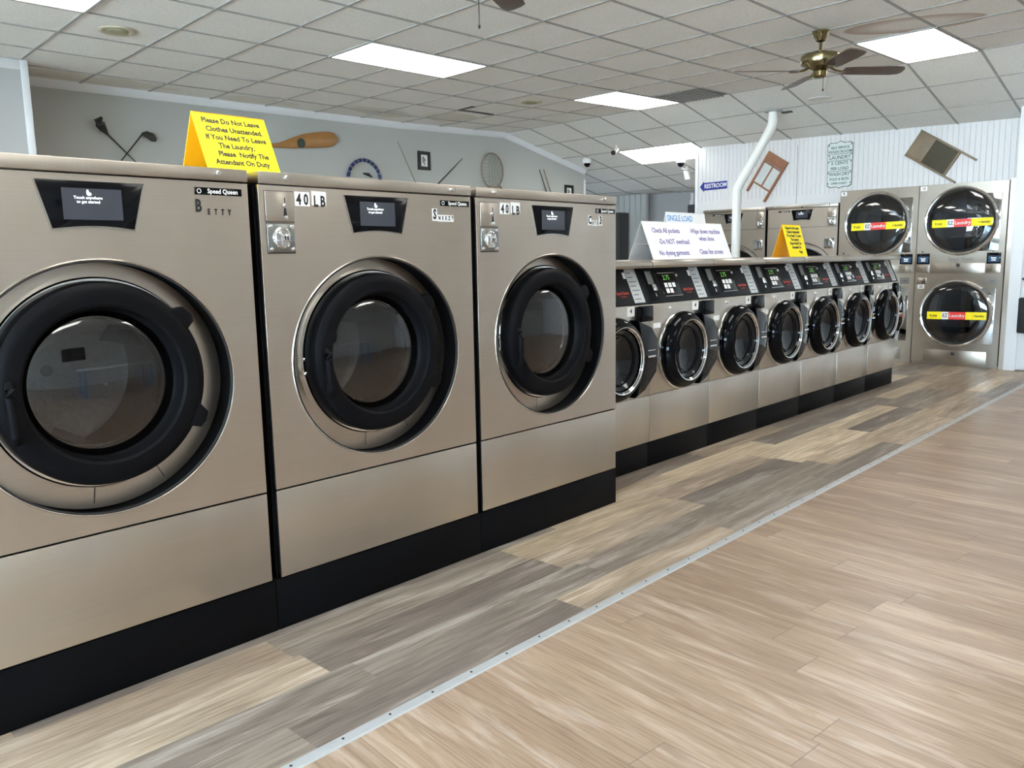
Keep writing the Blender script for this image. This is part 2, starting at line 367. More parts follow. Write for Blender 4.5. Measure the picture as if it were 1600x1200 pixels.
# ------------------------------------------------------------------ ceiling geometry
T = .665; TY = .661; SK = -.0493; SLOPE = math.atan(.215)
def cxyz(i, j, dz=0):
    y = 8.183 - j*TY; ii = min(i, 10)
    x = 2.54 + ii*T + SK*j; z = 2.974 + .0115*x + .0061*y
    if i > 7: z += .04*min(1, (i-7)/3)
    if i > 10:
        x += (i-10)*T*math.cos(SLOPE); z -= min(i-10, 5.1)*T*math.sin(SLOPE)
    return Vector((x, y, z+dz))
def cz_at(x, y):
    j = (8.183-y)/TY; i = (x-2.54-SK*j)/T
    if i > 10: i = 10+(i-10)/math.cos(SLOPE)
    return cxyz(i, j).z
IS = [-11, 7, 10, 15.1, 20]; J0, J1 = -6, 20
b = MB()
for a, c in zip(IS, IS[1:]):
    q = [cxyz(a, J0), cxyz(c, J0), cxyz(c, J1), cxyz(a, J1)]
    lo = [b._v(p) for p in q]; hi = [b._v(p+Vector((0, 0, .02))) for p in q]
    b.bm.faces.new(list(reversed(lo))); b.bm.faces.new(hi)
    for k in range(4): b.bm.faces.new([lo[k], lo[(k+1) % 4], hi[(k+1) % 4], hi[k]])
struct(b.build('ceiling', CEIL, smooth=False))
# the exposed tee grid of the suspended ceiling
b = MB()
def bar(p, q, w, h):
    t = (q-p).normalized(); s = t.cross(Vector((0, 0, 1))).normalized()*w/2; d = Vector((0, 0, -h))
    vs = [b._v(c) for c in (p-s, p+s, q+s, q-s, p-s+d, p+s+d, q+s+d, q-s+d)]
    for f in [(0, 1, 2, 3), (7, 6, 5, 4), (0, 4, 5, 1), (1, 5, 6, 2), (2, 6, 7, 3), (3, 7, 4, 0)]: b.bm.faces.new([vs[k] for k in f])
for i in range(-10, 20):
    bar(cxyz(i, J0), cxyz(i, J1), .022, .006)
for j in range(J0, J1+1):
    for a, c in zip(IS, IS[1:]): bar(cxyz(a, j), cxyz(c, j), .022, .006)
struct(b.build('trim_1', TBAR, smooth=False))

def light_panel(i0, j0, i1, j1, label, group=None):
    o = (cxyz(i0, j0)+cxyz(i1, j1))/2
    t = thing('ceiling_light', label, 'ceiling light', o, 0, group)
    b = MB(); m = .03
    q = [cxyz(i0+m, j0+m)-o, cxyz(i1-m, j0+m)-o, cxyz(i1-m, j1-m)-o, cxyz(i0+m, j1-m)-o]
    dz = Vector((0, 0, -.010)); lo = [b._v(p+dz) for p in q]; hi = [b._v(p+dz*.4) for p in q]
    b.bm.faces.new(list(reversed(lo))); b.bm.faces.new(hi)
    for k in range(4): b.bm.faces.new([lo[k], lo[(k+1) % 4], hi[(k+1) % 4], hi[k]])
    b.build('diffuser', LIT, t, smooth=False)
    b = MB(); Q = [cxyz(i0, j0)-o, cxyz(i1, j0)-o, cxyz(i1, j1)-o, cxyz(i0, j1)-o]
    for k in range(4):
        p, r = Q[k], Q[(k+1) % 4]
        d = (r-p).normalized(); s = d.cross(Vector((0, 0, 1))).normalized()*.013; h = Vector((0, 0, -.012))
        vs = [b._v(c) for c in (p-s, p+s, r+s, r-s, p-s+h, p+s+h, r+s+h, r-s+h)]
        for f in [(0, 1, 2, 3), (7, 6, 5, 4), (0, 4, 5, 1), (1, 5, 6, 2), (2, 6, 7, 3), (3, 7, 4, 0)]: b.bm.faces.new([vs[n] for n in f])
    b.build('frame', TBAR, t, smooth=False)
light_panel(3, 3, 5, 4, 'widest fully visible lit ceiling panel, above the wooden paddle')
light_panel(8, 3, 10, 4, 'lit ceiling panel beside the dark square vent')
light_panel(8, 8, 10, 9, 'lit ceiling panel right of the brass ceiling fan')
light_panel(12, 1, 13, 3, 'lit ceiling panel on the sloping ceiling above the restroom sign, lowest one')
light_panel(-2, 3, 0, 4, 'lit ceiling panel cut off by the top left corner of the photo')
for (i, j) in [(-6, 3), (-2, 9), (3, 9), (-6, 9), (3, 14), (8, 14), (-2, 14)]:  # unseen panels added in a regular layout to light the room
    light_panel(i, j, i+2, j+1, 'added lit ceiling panel over the open floor, out of view', 'added ceiling lights out of view')

# ------------------------------------------------------------------ floor
b = MB(); b.box(-5, 16, 1.785, 13, -.05, 0); struct(b.build('floor', FLOOR_A, smooth=False))
b = MB(); b.box(-5, 16, -5, 1.785, -.05, 0); struct(b.build('floor_tan', FLOOR_B, smooth=False))
b = MB()
b.prism([(1.764, 0), (1.808, 0), (1.803, .004), (1.786, .006), (1.769, .004)], -3.0, 10.2, M=frame((0, 0, 0), (0, 1, 0), (0, 0, 1)))
st = struct(b.build('trim_2', ALU))
b = MB()
for k in range(80):
    x = -2.9+k*.164
    b.rev([(.0042, .0055), (.0042, .0068)], x, 1.786, 8)
b.build('screws', INK, st)

# ------------------------------------------------------------------ walls
def slab(name, x0, x1, y0, y1, z0, z1, m): b = MB(); b.box(x0, x1, y0, y1, z0, z1); return struct(b.build(name, m, smooth=False))
slab('wall_left', 2.42, 11.16, 8.72, 8.84, 0, 3.4, WALLG)
slab('wall_left_near', -4.6, 2.56, 8.0, 8.12, 0, 3.4, WALLR)
slab('wall_left_return', 2.44, 2.56, 8.12, 8.72, 0, 3.4, WALLR)
b = MB(); b.box(2.515, 2.575, 7.985, 8.0, 0, 3.05, .004); b.box(2.56, 2.575, 8.0, 8.1, 0, 3.05, .004); struct(b.build('trim_3', WALLW))
b = MB(); b.box(-4.5, 2.515, 7.985, 8.0, 2.96, 3.045, .004); struct(b.build('trim_4', WALLW))
# crown moulding on the grey wall following the ceiling line
b = MB()
def crown(p, q, h=.075):
    b.loft([[p, p+Vector((0, -.05, 0)), p+Vector((0, -.045, -.02)), p+Vector((0, -.015, -h+.012)), p+Vector((0, 0, -h))],
            [q, q+Vector((0, -.05, 0)), q+Vector((0, -.045, -.02)), q+Vector((0, -.015, -h+.012)), q+Vector((0, 0, -h))]], cap0=True, cap1=True)
xs = [2.58, 7.2, 9.23, 11.16]
for a, c in zip(xs, xs[1:]): crown(Vector((a, 8.72, cz_at(a, 8.72))), Vector((c, 8.72, cz_at(c, 8.72))))
struct(b.build('trim_5', WALLW))
b = MB(); b.box(11.145, 11.175, 8.705, 8.72, 0, 2.6); struct(b.build('trim_6', WALLW))
# white beadboard wall over the dryers, built with its grooves
XB = 10.6
prof = []; y = 2.235; yend = 6.27
while y < yend-.001:
    w = .0588
    prof += [(y, 0), (y+w-.008, 0), (y+w-.005, .006), (y+w-.003, .006)]; y += w
prof += [(yend, 0), (yend, .12), (2.235, .12)]
b = MB(); b.prism(prof, 2.065, 3.2, M=frame((XB, 0, 0), (0, 1, 0), (1, 0, 0)) @ Matrix.Diagonal((1, 1, -1, 1)))
BEAD = mat('beadboard_white', (.70, .695, .69), .35, 0, .02, 3)
struct(b.build('wall_back', BEAD, smooth=False))
b = MB(); b.prism([(4.105+k*.001*0, 0) for k in range(1)]+[(yend, 0), (yend, .12), (4.105, .12)], 1.93, 2.065, M=frame((XB, 0, 0), (0, 1, 0), (1, 0, 0)) @ Matrix.Diagonal((1, 1, -1, 1))); struct(b.build('wall_back_strip', BEAD, smooth=False))
slab('wall_back_lower', 11.5, 11.6, 2.2, 6.27, 0, 2.9, WALLR)
slab('wall_back_return', 10.62, 13.2, 6.15, 6.262, 0, 2.95, WALLW)
b = MB(); b.box(10.585, 10.6, 6.235, 6.275, 1.9, 2.74); struct(b.build('trim_7', WALLW))
b = MB(); b.box(XB-.002, XB, 4.778, 4.782, 1.96, 2.7); struct(b.build('trim_10', DARKCAB, smooth=False))
# back room beyond the restroom sign
slab('wall_far', 13.3, 13.4, 5.5, 12.9, 0, 2.9, WALLR)
b = MB()
pr = []; y = 8.66
while y < 9.6:
    pr += [(y, 0), (y+.1, 0), (y+.112, .02), (y+.124, 0)]; y += .124
pr += [(y, -.0), (y, .08), (8.66, .08)]
b.prism(pr, 0, 2.45, M=frame((12.9, 0, 0), (0, 1, 0), (1, 0, 0)) @ Matrix.Diagonal((1, 1, -1, 1))); struct(b.build('wall_far_panelled', WALLG, smooth=False))
slab('light_stop_far_side', 11.05, 11.16, 8.84, 12.95, 0, 2.9, WALLR)  # unseen slab added to keep sky light from leaking into the back room
slab('wall_far_left', 11.2, 13.4, 12.8, 12.95, 0, 2.9, WALLR)
b = MB(); b.box(12.55, 12.85, 9.0, 9.2, 0, 2.12, .01); b.box(12.535, 12.55, 9.02, 9.18, .1, 2.08, .004)
o = b.build('storage_cabinet', DARKCAB); tag(o, 'tall dark grey cabinet in the back room beyond the third big washer', 'cabinet')
b = MB(); b.rev([(.03, 0), (.03, 1.98), (.036, 1.98), (.036, 2.0)], 12.6, 9.26, 16); tag(b.build('support_post', PVC), 'thin white upright post beside the dark cabinet in the back room', 'post')
b = MB(); b.tube([(13.2, 7.88, 2.42), (13.2, 7.88, 1.2)], .035, 14); b.tube([(13.2, 7.88, 2.30), (13.2, 7.88, 2.2)], .05, 14)
tag(b.build('drain_pipe', PVC), 'white vertical pipe on the far wall of the back room, under the security cameras', 'pipe')
b = MB(); b.box(12.9, 13.25, 7.45, 7.8, 0, 2.2, .02); tag(b.build('dark_locker', DARKCAB), 'black locker edge at the far wall beside the white beadboard corner', 'locker')
# right hand white door and its wall
slab('wall_right_back', 10.27, 10.6, 1.05, 2.195, 2.2, 3.2, WALLW)
slab('wall_right_pier', 10.27, 11.6, 2.135, 2.2, 0, 3.2, WALLW)
slab('wall_right', 10.3, 10.42, -5, 1.12, 0, 3.2, WALLW)
b = MB(); b.box(10.262, 10.275, 2.085, 2.2, 0, 3.0, .003); b.box(10.262, 10.275, 1.1, 2.1, 2.16, 2.24, .003); struct(b.build('trim_8', WALLW))
slab('light_stop_behind_door', 10.36, 10.44, 1.0, 2.2, 0, 2.4, WALLW)  # unseen slab added behind the door to block light leaking through its gaps
dr = struct(MB().box(10.285, 10.33, 1.15, 2.095, .01, 2.15, .004).build('door_1', WALLW))
b = MB(); b.box(10.275, 10.285, 1.3, 1.98, .25, .95, .004); b.box(10.275, 10.285, 1.3, 1.98, 1.15, 2.0, .004); b.build('door_panel', WALLW, dr)
b = MB(); b.box(10.20, 10.283, 1.985, 2.085, .42, .80, .015); tag(b.build('hanging_bag', RUBBER), 'black object hanging low on the white door at the right edge of the photo', 'bag')
b = MB(); b.tube([(10.285, 2.06, 1.0), (10.225, 2.06, 1.0)], .012, 12); b.tube([(10.23, 2.06, 1.0), (10.23, 1.97, 1.0)], .013, 12); b.build('door_handle', INK, dr)
# post at the right of the dryers
slab('trim_9', 10.33, 10.6, 2.205, 2.262, 0, 2.07, STEEL)
# front of the shop, behind the camera: low wall with storefront windows
slab('wall_front', -4.6, -4.5, -5, 8.1, 0, .85, WALLW)
slab('wall_front_header', -4.6, -4.5, -5, 8.1, 2.45, 3.2, WALLW)
n = 1
for y0 in (-4.4, -2.3, -.2, 1.9, 4.0):
    f = MB(); y1 = y0+1.95
    f.box(-4.6, -4.5, y0, y0+.06, .85, 2.45); f.box(-4.6, -4.5, y1-.06, y1, .85, 2.45); f.box(-4.6, -4.5, y0, y1, .85, .9); f.box(-4.6, -4.5, y0, y1, 2.4, 2.45)
    w = struct(f.build('window_%d' % n, ALU, smooth=False)); n += 1
    g = MB(); g.box(-4.56, -4.55, y0+.06, y1-.06, .9, 2.4); g.build('window_pane', GLASS_S, w, smooth=False)
    if y0 > -4: slab('wall_front_pier_%d' % n, -4.6, -4.5, y0-.15, y0, .85, 2.45, WALLW)
slab('wall_front_end', -4.6, -4.5, 5.95, 8.1, .85, 2.45, WALLW)
slab('wall_front_corner', -4.6, -4.5, -5, -4.4, .85, 2.45, WALLW)
slab('wall_opposite', -4.6, 10.4, -5.1, -5.0, 0, 3.2, WALLB)

# folding table in the middle of the shop, seen only as a reflection in the washer doors
t = thing('folding_table', 'white laundry folding table on the tan floor opposite the washers, outside the photo', 'table', (3.2, -2.0, 0))
MB().box(-1.4, 1.4, -.45, .45, .86, .91, .008).build('table_top', PAPER, t)
for sx in (-1.3, 1.3):
    for sy in (-.36, .36): MB().box(sx-.025, sx+.025, sy-.025, sy+.025, 0, .86).build('leg', INKB, t)

t = thing('television', 'black television on the wall opposite the washers, outside the photo', 'television', (2.2, -5.0, 1.7))
MB().box(-.6, .6, .002, .06, -.35, .35, .01).build('screen', SCREENB, t)
# ------------------------------------------------------------------ big washers
def big_washer(label, loc, rz, tall=False, W=.986, H=1.607, BH=.187, k=1.0, cz=.955, seam=.513, coin=-1, D=.86, name=None, lb=True, basew=None, group=None, brand_x=.395, scr=1.0, group_=None):
    t = thing('washing_machine', label, 'washing machine', loc, rz, group)
    hw = W/2; bw = (basew or W)/2; lidh = .040
    b = MB(); b.box(-bw, bw, .004, D-.05, 0, BH, .003); b.build('base', BLACK, t)
    # cabinet, open at the front
    b = MB(); th = .012
    b.box(-hw, -hw+th, .012, D, BH+.004, H-lidh); b.box(hw-th, hw, .012, D, BH+.004, H-lidh)
    b.box(-hw, hw, D-th, D, BH+.004, H-lidh); b.box(-hw, hw, .012, D, BH+.004, BH+.012)
    b.box(-hw-.009, -hw, .02, .035, BH, H-lidh-.005)
    b.box(hw, hw+.009, .02, .035, BH, H-lidh-.005)
    b.build('cabinet', BLACK, t, smooth=False)
    b = MB(); b.box(-hw, hw, -.006, D, H-lidh, H, .004); b.build('lid', STEEL2, t)
    b = MB(); b.box(-hw, hw, 0, .012, BH+.006, seam-.003, .002); b.build('lower_panel', STEEL, t)
    rx, rz_ = .397*k, .378*k; rc = cz-.012*k
    me = outline([[(-hw, seam+.003), (hw, seam+.003), (hw, H-lidh-.004), (-hw, H-lidh-.004)], ell(0, rc, rx, rz_, 96)], .010, .001)
    b = MB(); b.mesh(me, FRONT @ Matrix.Translation((0, 0, -.011))); b.build('front_panel', STEEL, t, smooth=False)
    rec = MB(); rec.lathe([((rx, rz_), .011), ((rx+.012, rz_+.012), .03), ((rx-.002, rz_-.002), .098)], 0, rc, 96)
    ro = rec.build('door_recess', BLACK, t)
    b = MB(); b.lathe([((rx-.001, rz_-.001), .004), ((rx-.0005, rz_-.0005), -.0015), ((rx+.002, rz_+.002), -.003), ((rx+.0045, rz_+.0045), 0), ((rx+.002, rz_+.002), .004)], 0, rc, 96, close=True); b.build('rim', PLATE, ro)
    b = MB(); b.lathe([((rx-.007, rz_-.007), .006), ((rx-.006, rz_-.006), -.001), ((rx-.001, rz_-.001), -.001), ((rx-.001, rz_-.001), .006)], 0, rc, 96, close=True); b.build('edge_seal', RUBBER, ro)
    n = 96
    outer = [(rx*math.cos(2*PI*i/n)*.992, .080, rc+rz_*math.sin(2*PI*i/n)*.992) for i in range(n)]
    mid = [(.325*k*math.cos(2*PI*i/n), .078, cz+.312*k*math.sin(2*PI*i/n)) for i in range(n)]
    inn = [(.245*k*math.cos(2*PI*i/n), .078, cz+.245*k*math.sin(2*PI*i/n)) for i in range(n)]
    b = MB(); b.loft([outer, mid, inn]); sp = b.build('surround_plate', STEEL, t)
    for a in (-62, -97):
        b = MB(); ca, sa = math.cos(math.radians(a)), math.sin(math.radians(a)); r0_, r1_ = .30*k, .372*k
        px, pz = -sa*.0012, ca*.0012
        vs = [b._v(c) for c in [(ca*r0_+px, .076, cz+sa*r0_+pz), (ca*r0_-px, .076, cz+sa*r0_-pz), (ca*r1_-px, .077, cz+sa*r1_-pz), (ca*r1_+px, .077, cz+sa*r1_+pz)]]
        b.bm.faces.new(vs); b.build('plate_seam', INK, sp)
    # drum
    b = MB(); b.lathe([(.243*k, .076), (.25*k, .12), (.26*k, .5), (.23*k, .52), (.02, .53)], 0, cz, 48, cap=False)
    for q in range(3):
        a = q*2*PI/3+.5; ca, sa = math.cos(a), math.sin(a)
        b.loft([[(ca*.25*k-sa*.03, y, cz+sa*.25*k+ca*.03), (ca*.25*k+sa*.03, y, cz+sa*.25*k-ca*.03), (ca*.19*k, y, cz+sa*.19*k)] for y in (.14, .5)], cap0=True, cap1=True)
    b.build('drum', DRUM, t)
    # door: black ring, chrome back ring, glass, handle, hinge lugs
    R = .300*k
    b = MB(); b.lathe([(R+.004, .066), (R+.006, .03), (R, .008), (R-.014, -.004), (R-.03, -.008), (R-.062, -.006), (R-.070, .0), (R-.070, .012), (R-.074, .03), (R-.078, .044), (R-.084, .050), (R-.10, .066), (R-.06, .07)], 0, cz, 96, close=True)
    d = b.build('door', RING, t)
    b = MB(); b.lathe([(R+.018, .077), (R+.018, .060), (R+.013, .054), (R+.004, .054), (R+.004, .077)], 0, cz, 96, close=True); b.build('chrome_ring', CHROME, d)
    g0 = R-.080
    b = MB(); b.lathe([(g0, .052), (g0-.006, .046), (g0-.015, .042), (g0*.8, .036), (g0*.55, .028), (g0*.3, .0235), (g0*.1, .022), (.004, .0218)], 0, cz, 72, cap=False); b.build('glass', GLASS_W, d)
    b = MB(); b.lathe([(g0-.022, .095), (g0-.016, .100), (g0-.022, .105), (g0-.028, .100)], 0, cz, 72, close=True); b.build('inner_ring', CHROME, d)
    b = MB(); b.tube([(-.262*k, -.016, cz-.13*k), (-.268*k, -.034, cz-.11*k), (-.272*k, -.036, cz), (-.27*k, -.034, cz+.02*k), (-.266*k, -.016, cz+.035*k)], [.012, .013, .013, .013, .011], 12); b.build('handle', RING, d)
    for a in (38, -26):
        a_ = math.radians(a); b = MB(frame((R*math.cos(a_), 0, cz+R*math.sin(a_)), (-math.sin(a_), 0, math.cos(a_)), (-math.cos(a_), 0, -math.sin(a_))))
        b.prism([(-.042, .02), (-.034, -.022), (-.01, -.03), (.02, -.026), (.042, .02)], -.045, .004, bev=.003); b.build('hinge', RING, d)
    b = MB()
    for dz in (.0, -.055): b.lathe([(.006, .058), (.006, .05), (.003, .047), (.0005, .047)], -(R+.018), cz+dz, 12)
    b.build('hinge_screws', CHROME, d)
    # touch screen
    zt = H-.064; s = scr
    def arc(z0, n=9): return [(.113*s-.226*s*i/n, z0+.009*math.sin(PI*i/n)) for i in range(n+1)]
    lp = [(-.148*s, zt), (.148*s, zt)] + arc(zt-.134*s)
    b = MB(); o2 = [(x*1.03, z+(.0015 if z > zt-.05 else -.0045)) for x, z in lp]; b.prism(o2, .0, .004, M=FRONT); bez = b.build('screen_bezel', PLATE, t, smooth=False)
    b = MB(); b.prism(lp, .002, .0055, M=FRONT, bev=.001); b.build('screen_glass', SCREENB, bez)
    b = MB(); b.box(-.082*s, .082*s, zt-.108*s, zt-.02*s, .0055, .0065, M=FRONT); ds = b.build('display', DISP, bez)
    b = MB(); b.mesh(text_mesh('Touch anywhere\nto get started', .0115*s, bold=.0001, ext=.0002), FRONT @ Matrix.Translation((-.012, zt-.052*s, .0068)))
    b.prism(ell(-.012, zt-.031*s, .0035*s, .0075*s, 12), .0065, .0072, M=FRONT); b.prism(ell(-.008, zt-.036*s, .006*s, .005*s, 12), .0065, .0072, M=FRONT)
    b.build('display_text', TXTW, bez, smooth=False)
    # coin box and coin acceptor
    cxn = coin*(hw-.077)
    b = MB(); b.box(cxn-.0545, cxn+.0545, H-.164, H-.063, -.0005, .004, .0015, M=FRONT); cb = b.build('coin_box', STEEL, t)
    b = MB(); b.box(cxn-.0565, cxn+.0565, H-.166, H-.061, 0, .0006, M=FRONT); b.build('coin_box_gap', INK, cb); b = MB(); b.box(cxn-.055, cxn+.055, H-.272, H-.168, 0, .0006, M=FRONT)
    gap_ = b; b = MB(); b.box(cxn+.018, cxn+.0215, H-.101, H-.083, .004, .0046, M=FRONT); b.prism([(cxn+.016, H-.118), (cxn+.023, H-.118), (cxn+.026, H-.145), (cxn+.013, H-.145)], .004, .0048, M=FRONT); b.build('coin_slot', INK, cb)
    b = MB(); b.lathe([(.006, -.004), (.006, -.014), (.004, -.016), (.001, -.016)], cxn+.014, H-.110, 14, cap=False); b.lathe([(.008, -.004), (.008, -.008), (.005, -.009), (.001, -.009)], cxn+.02, H-.151, 14, cap=False); b.build('return_button', CHROME, cb)
    gp = gap_; b = MB(); b.box(cxn-.053, cxn+.053, H-.268, H-.170, -.0005, .005, .002, M=FRONT); ca_ = b.build('coin_acceptor', ZINCP, t); gp.build('acceptor_gap', INK, ca_)
    b = MB()
    for sx in (-1, 1):
        for sz in (-1, 1): b.lathe([(.0075, -.005), (.0065, -.009), (.003, -.011), (.0005, -.0112)], cxn+sx*.041, H-.219+sz*.038, 12, cap=False)
    b.build('screws', CHROME, ca_)
    b = MB(); b.lathe([(.036, -.005), (.036, -.01), (.031, -.014), (.031, -.008), (.001, -.008)], cxn, H-.219, 28, cap=False)
    b.box(cxn-.03, cxn-.006, H-.245, H-.195, .006, .022, .005, M=FRONT); b.box(cxn-.006, cxn+.028, H-.232, H-.206, .006, .018, .004, M=FRONT)
    b.build('coin_knob', CHROME, ca_)
    b = MB(); b.box(cxn+.004, cxn+.009, H-.226, H-.212, .018, .0186, M=FRONT); b.box(cxn+.014, cxn+.018, H-.226, H-.212, .018, .0186, M=FRONT); b.build('coin_slit', INK, ca_)
    # lid bolts
    b = MB()
    for x in (-hw+.105, hw-.105): b.lathe([(.0085, -.006), (.0085, -.014), (.006, -.016), (.0005, -.016)], x, H-.018, 14, cap=False)
    b.build('lid_bolts', CHROME, t)
    if tall:
        MB(FRONT).box(-hw+.002, hw-.002, H-.285, H-.281, 0, .001).build('panel_seam', INK, t, smooth=False)
        MB(FRONT).box(hw-.16, hw-.03, cz+.33, cz+.46, 0, .010, .003).build('latch_plate', MIRROR, t)
        b = MB(); b.lathe([(.01, 0), (.01, -.008), (.001, -.009)], 0, H-.03, 12, cap=False); b.build('lock', INK, t)
    # brand badge
    if brand_x is not None:
        bx = brand_x
        b = MB(); b.box(bx-.08, bx+.08, H-.086, H-.063, 0, .002, .0005, M=FRONT); bd = b.build('brand_badge', GLOSSB, t)
        b = MB(); b.mesh(text_mesh('Speed Queen', .0205, bold=.0003, ext=.0003, sx=.93), FRONT @ Matrix.Translation((bx+.014, H-.0745, .0022)))
        me = outline([ell(bx-.066, H-.0745, .0075, .0075, 20), ell(bx-.066, H-.0745, .0055, .0055, 20)], .0004); b.mesh(me, FRONT @ Matrix.Translation((0, 0, .002)))
        b.build('brand_text', WHITE, bd, smooth=False)
    if lb:
        for q, (chs, x0) in enumerate((('40', -.354), ('LB', -.285))):
            b = MB(); b.box(x0, x0+.060, H-.112, H-.064, 0, .0008, M=frame((0, 0, 0), (1, 0, -.01-.02*q), (.0, 0, 1))); l = b.build('load_label', WHITE, t)
            b = MB()
            for ci, ch in enumerate(chs): b.mesh(text_mesh(ch, .052, bold=.0018, ext=.0003, sx=.72), FRONT @ Matrix.Translation((x0+.016+.029*ci, H-.088-(.004 if q else 0), .0013)))
            b.build('label_print', INK, l, smooth=False)
    if name:
        big, small, tail, x0, tile = name
        if tile:
            b = MB(); b.box(x0, x0+.026, H-.146, H-.098, 0, .0008, M=FRONT)
            for q in range(len(small)): b.box(x0+.030+q*.0178, x0+.0445+q*.0178, H-.148, H-.122, 0, .0008, M=FRONT)
            if tail: b.box(x0+.034+len(small)*.0178, x0+.060+len(small)*.0178, H-.146, H-.098, 0, .0008, M=FRONT)
            nl = b.build('name_label', WHITE, t, smooth=False)
        else: nl = t
        b = MB(); b.mesh(text_mesh(big, .053, bold=.0022, ext=.0003, sx=.68), FRONT @ Matrix.Translation((x0+.013, H-.122, .0013)))
        for q, ch in enumerate(small): b.mesh(text_mesh(ch, .021 if tile else .024, bold=.0012, ext=.0003, sx=.62), FRONT @ Matrix.Translation((x0+.0375+q*.0178 if tile else x0+.047+q*.0235, H-.135 if tile else H-.139, .0013)))
        if tail: b.mesh(text_mesh(tail, .053, bold=.0022, ext=.0003, sx=.68), FRONT @ Matrix.Translation((x0+.047+len(small)*.0178, H-.122, .0013)))
        b.build('name_letters', INK, nl, smooth=False)
    return t
YF = 2.529
big_washer('large steel front-load washer at the left edge, lettered BETTY under the brand badge', (.948, YF, 0), 0, lb=False, name=('B', 'ETTY', '', .306, False), basew=1.0145, brand_x=.39)
big_washer('middle one of the three large steel washers, marked 40 LB and SNEEZY', (1.971, YF, 0), 0, W=.985, name=('S', 'NEEZY', '', .277, True), basew=1.026, brand_x=.402)
big_washer('third large steel washer marked 40 LB, beside the row of small washers', (2.995, YF, 0), 0, W=1.0, name=('C', 'UTE', '3', .27, True), basew=1.018, brand_x=.41)

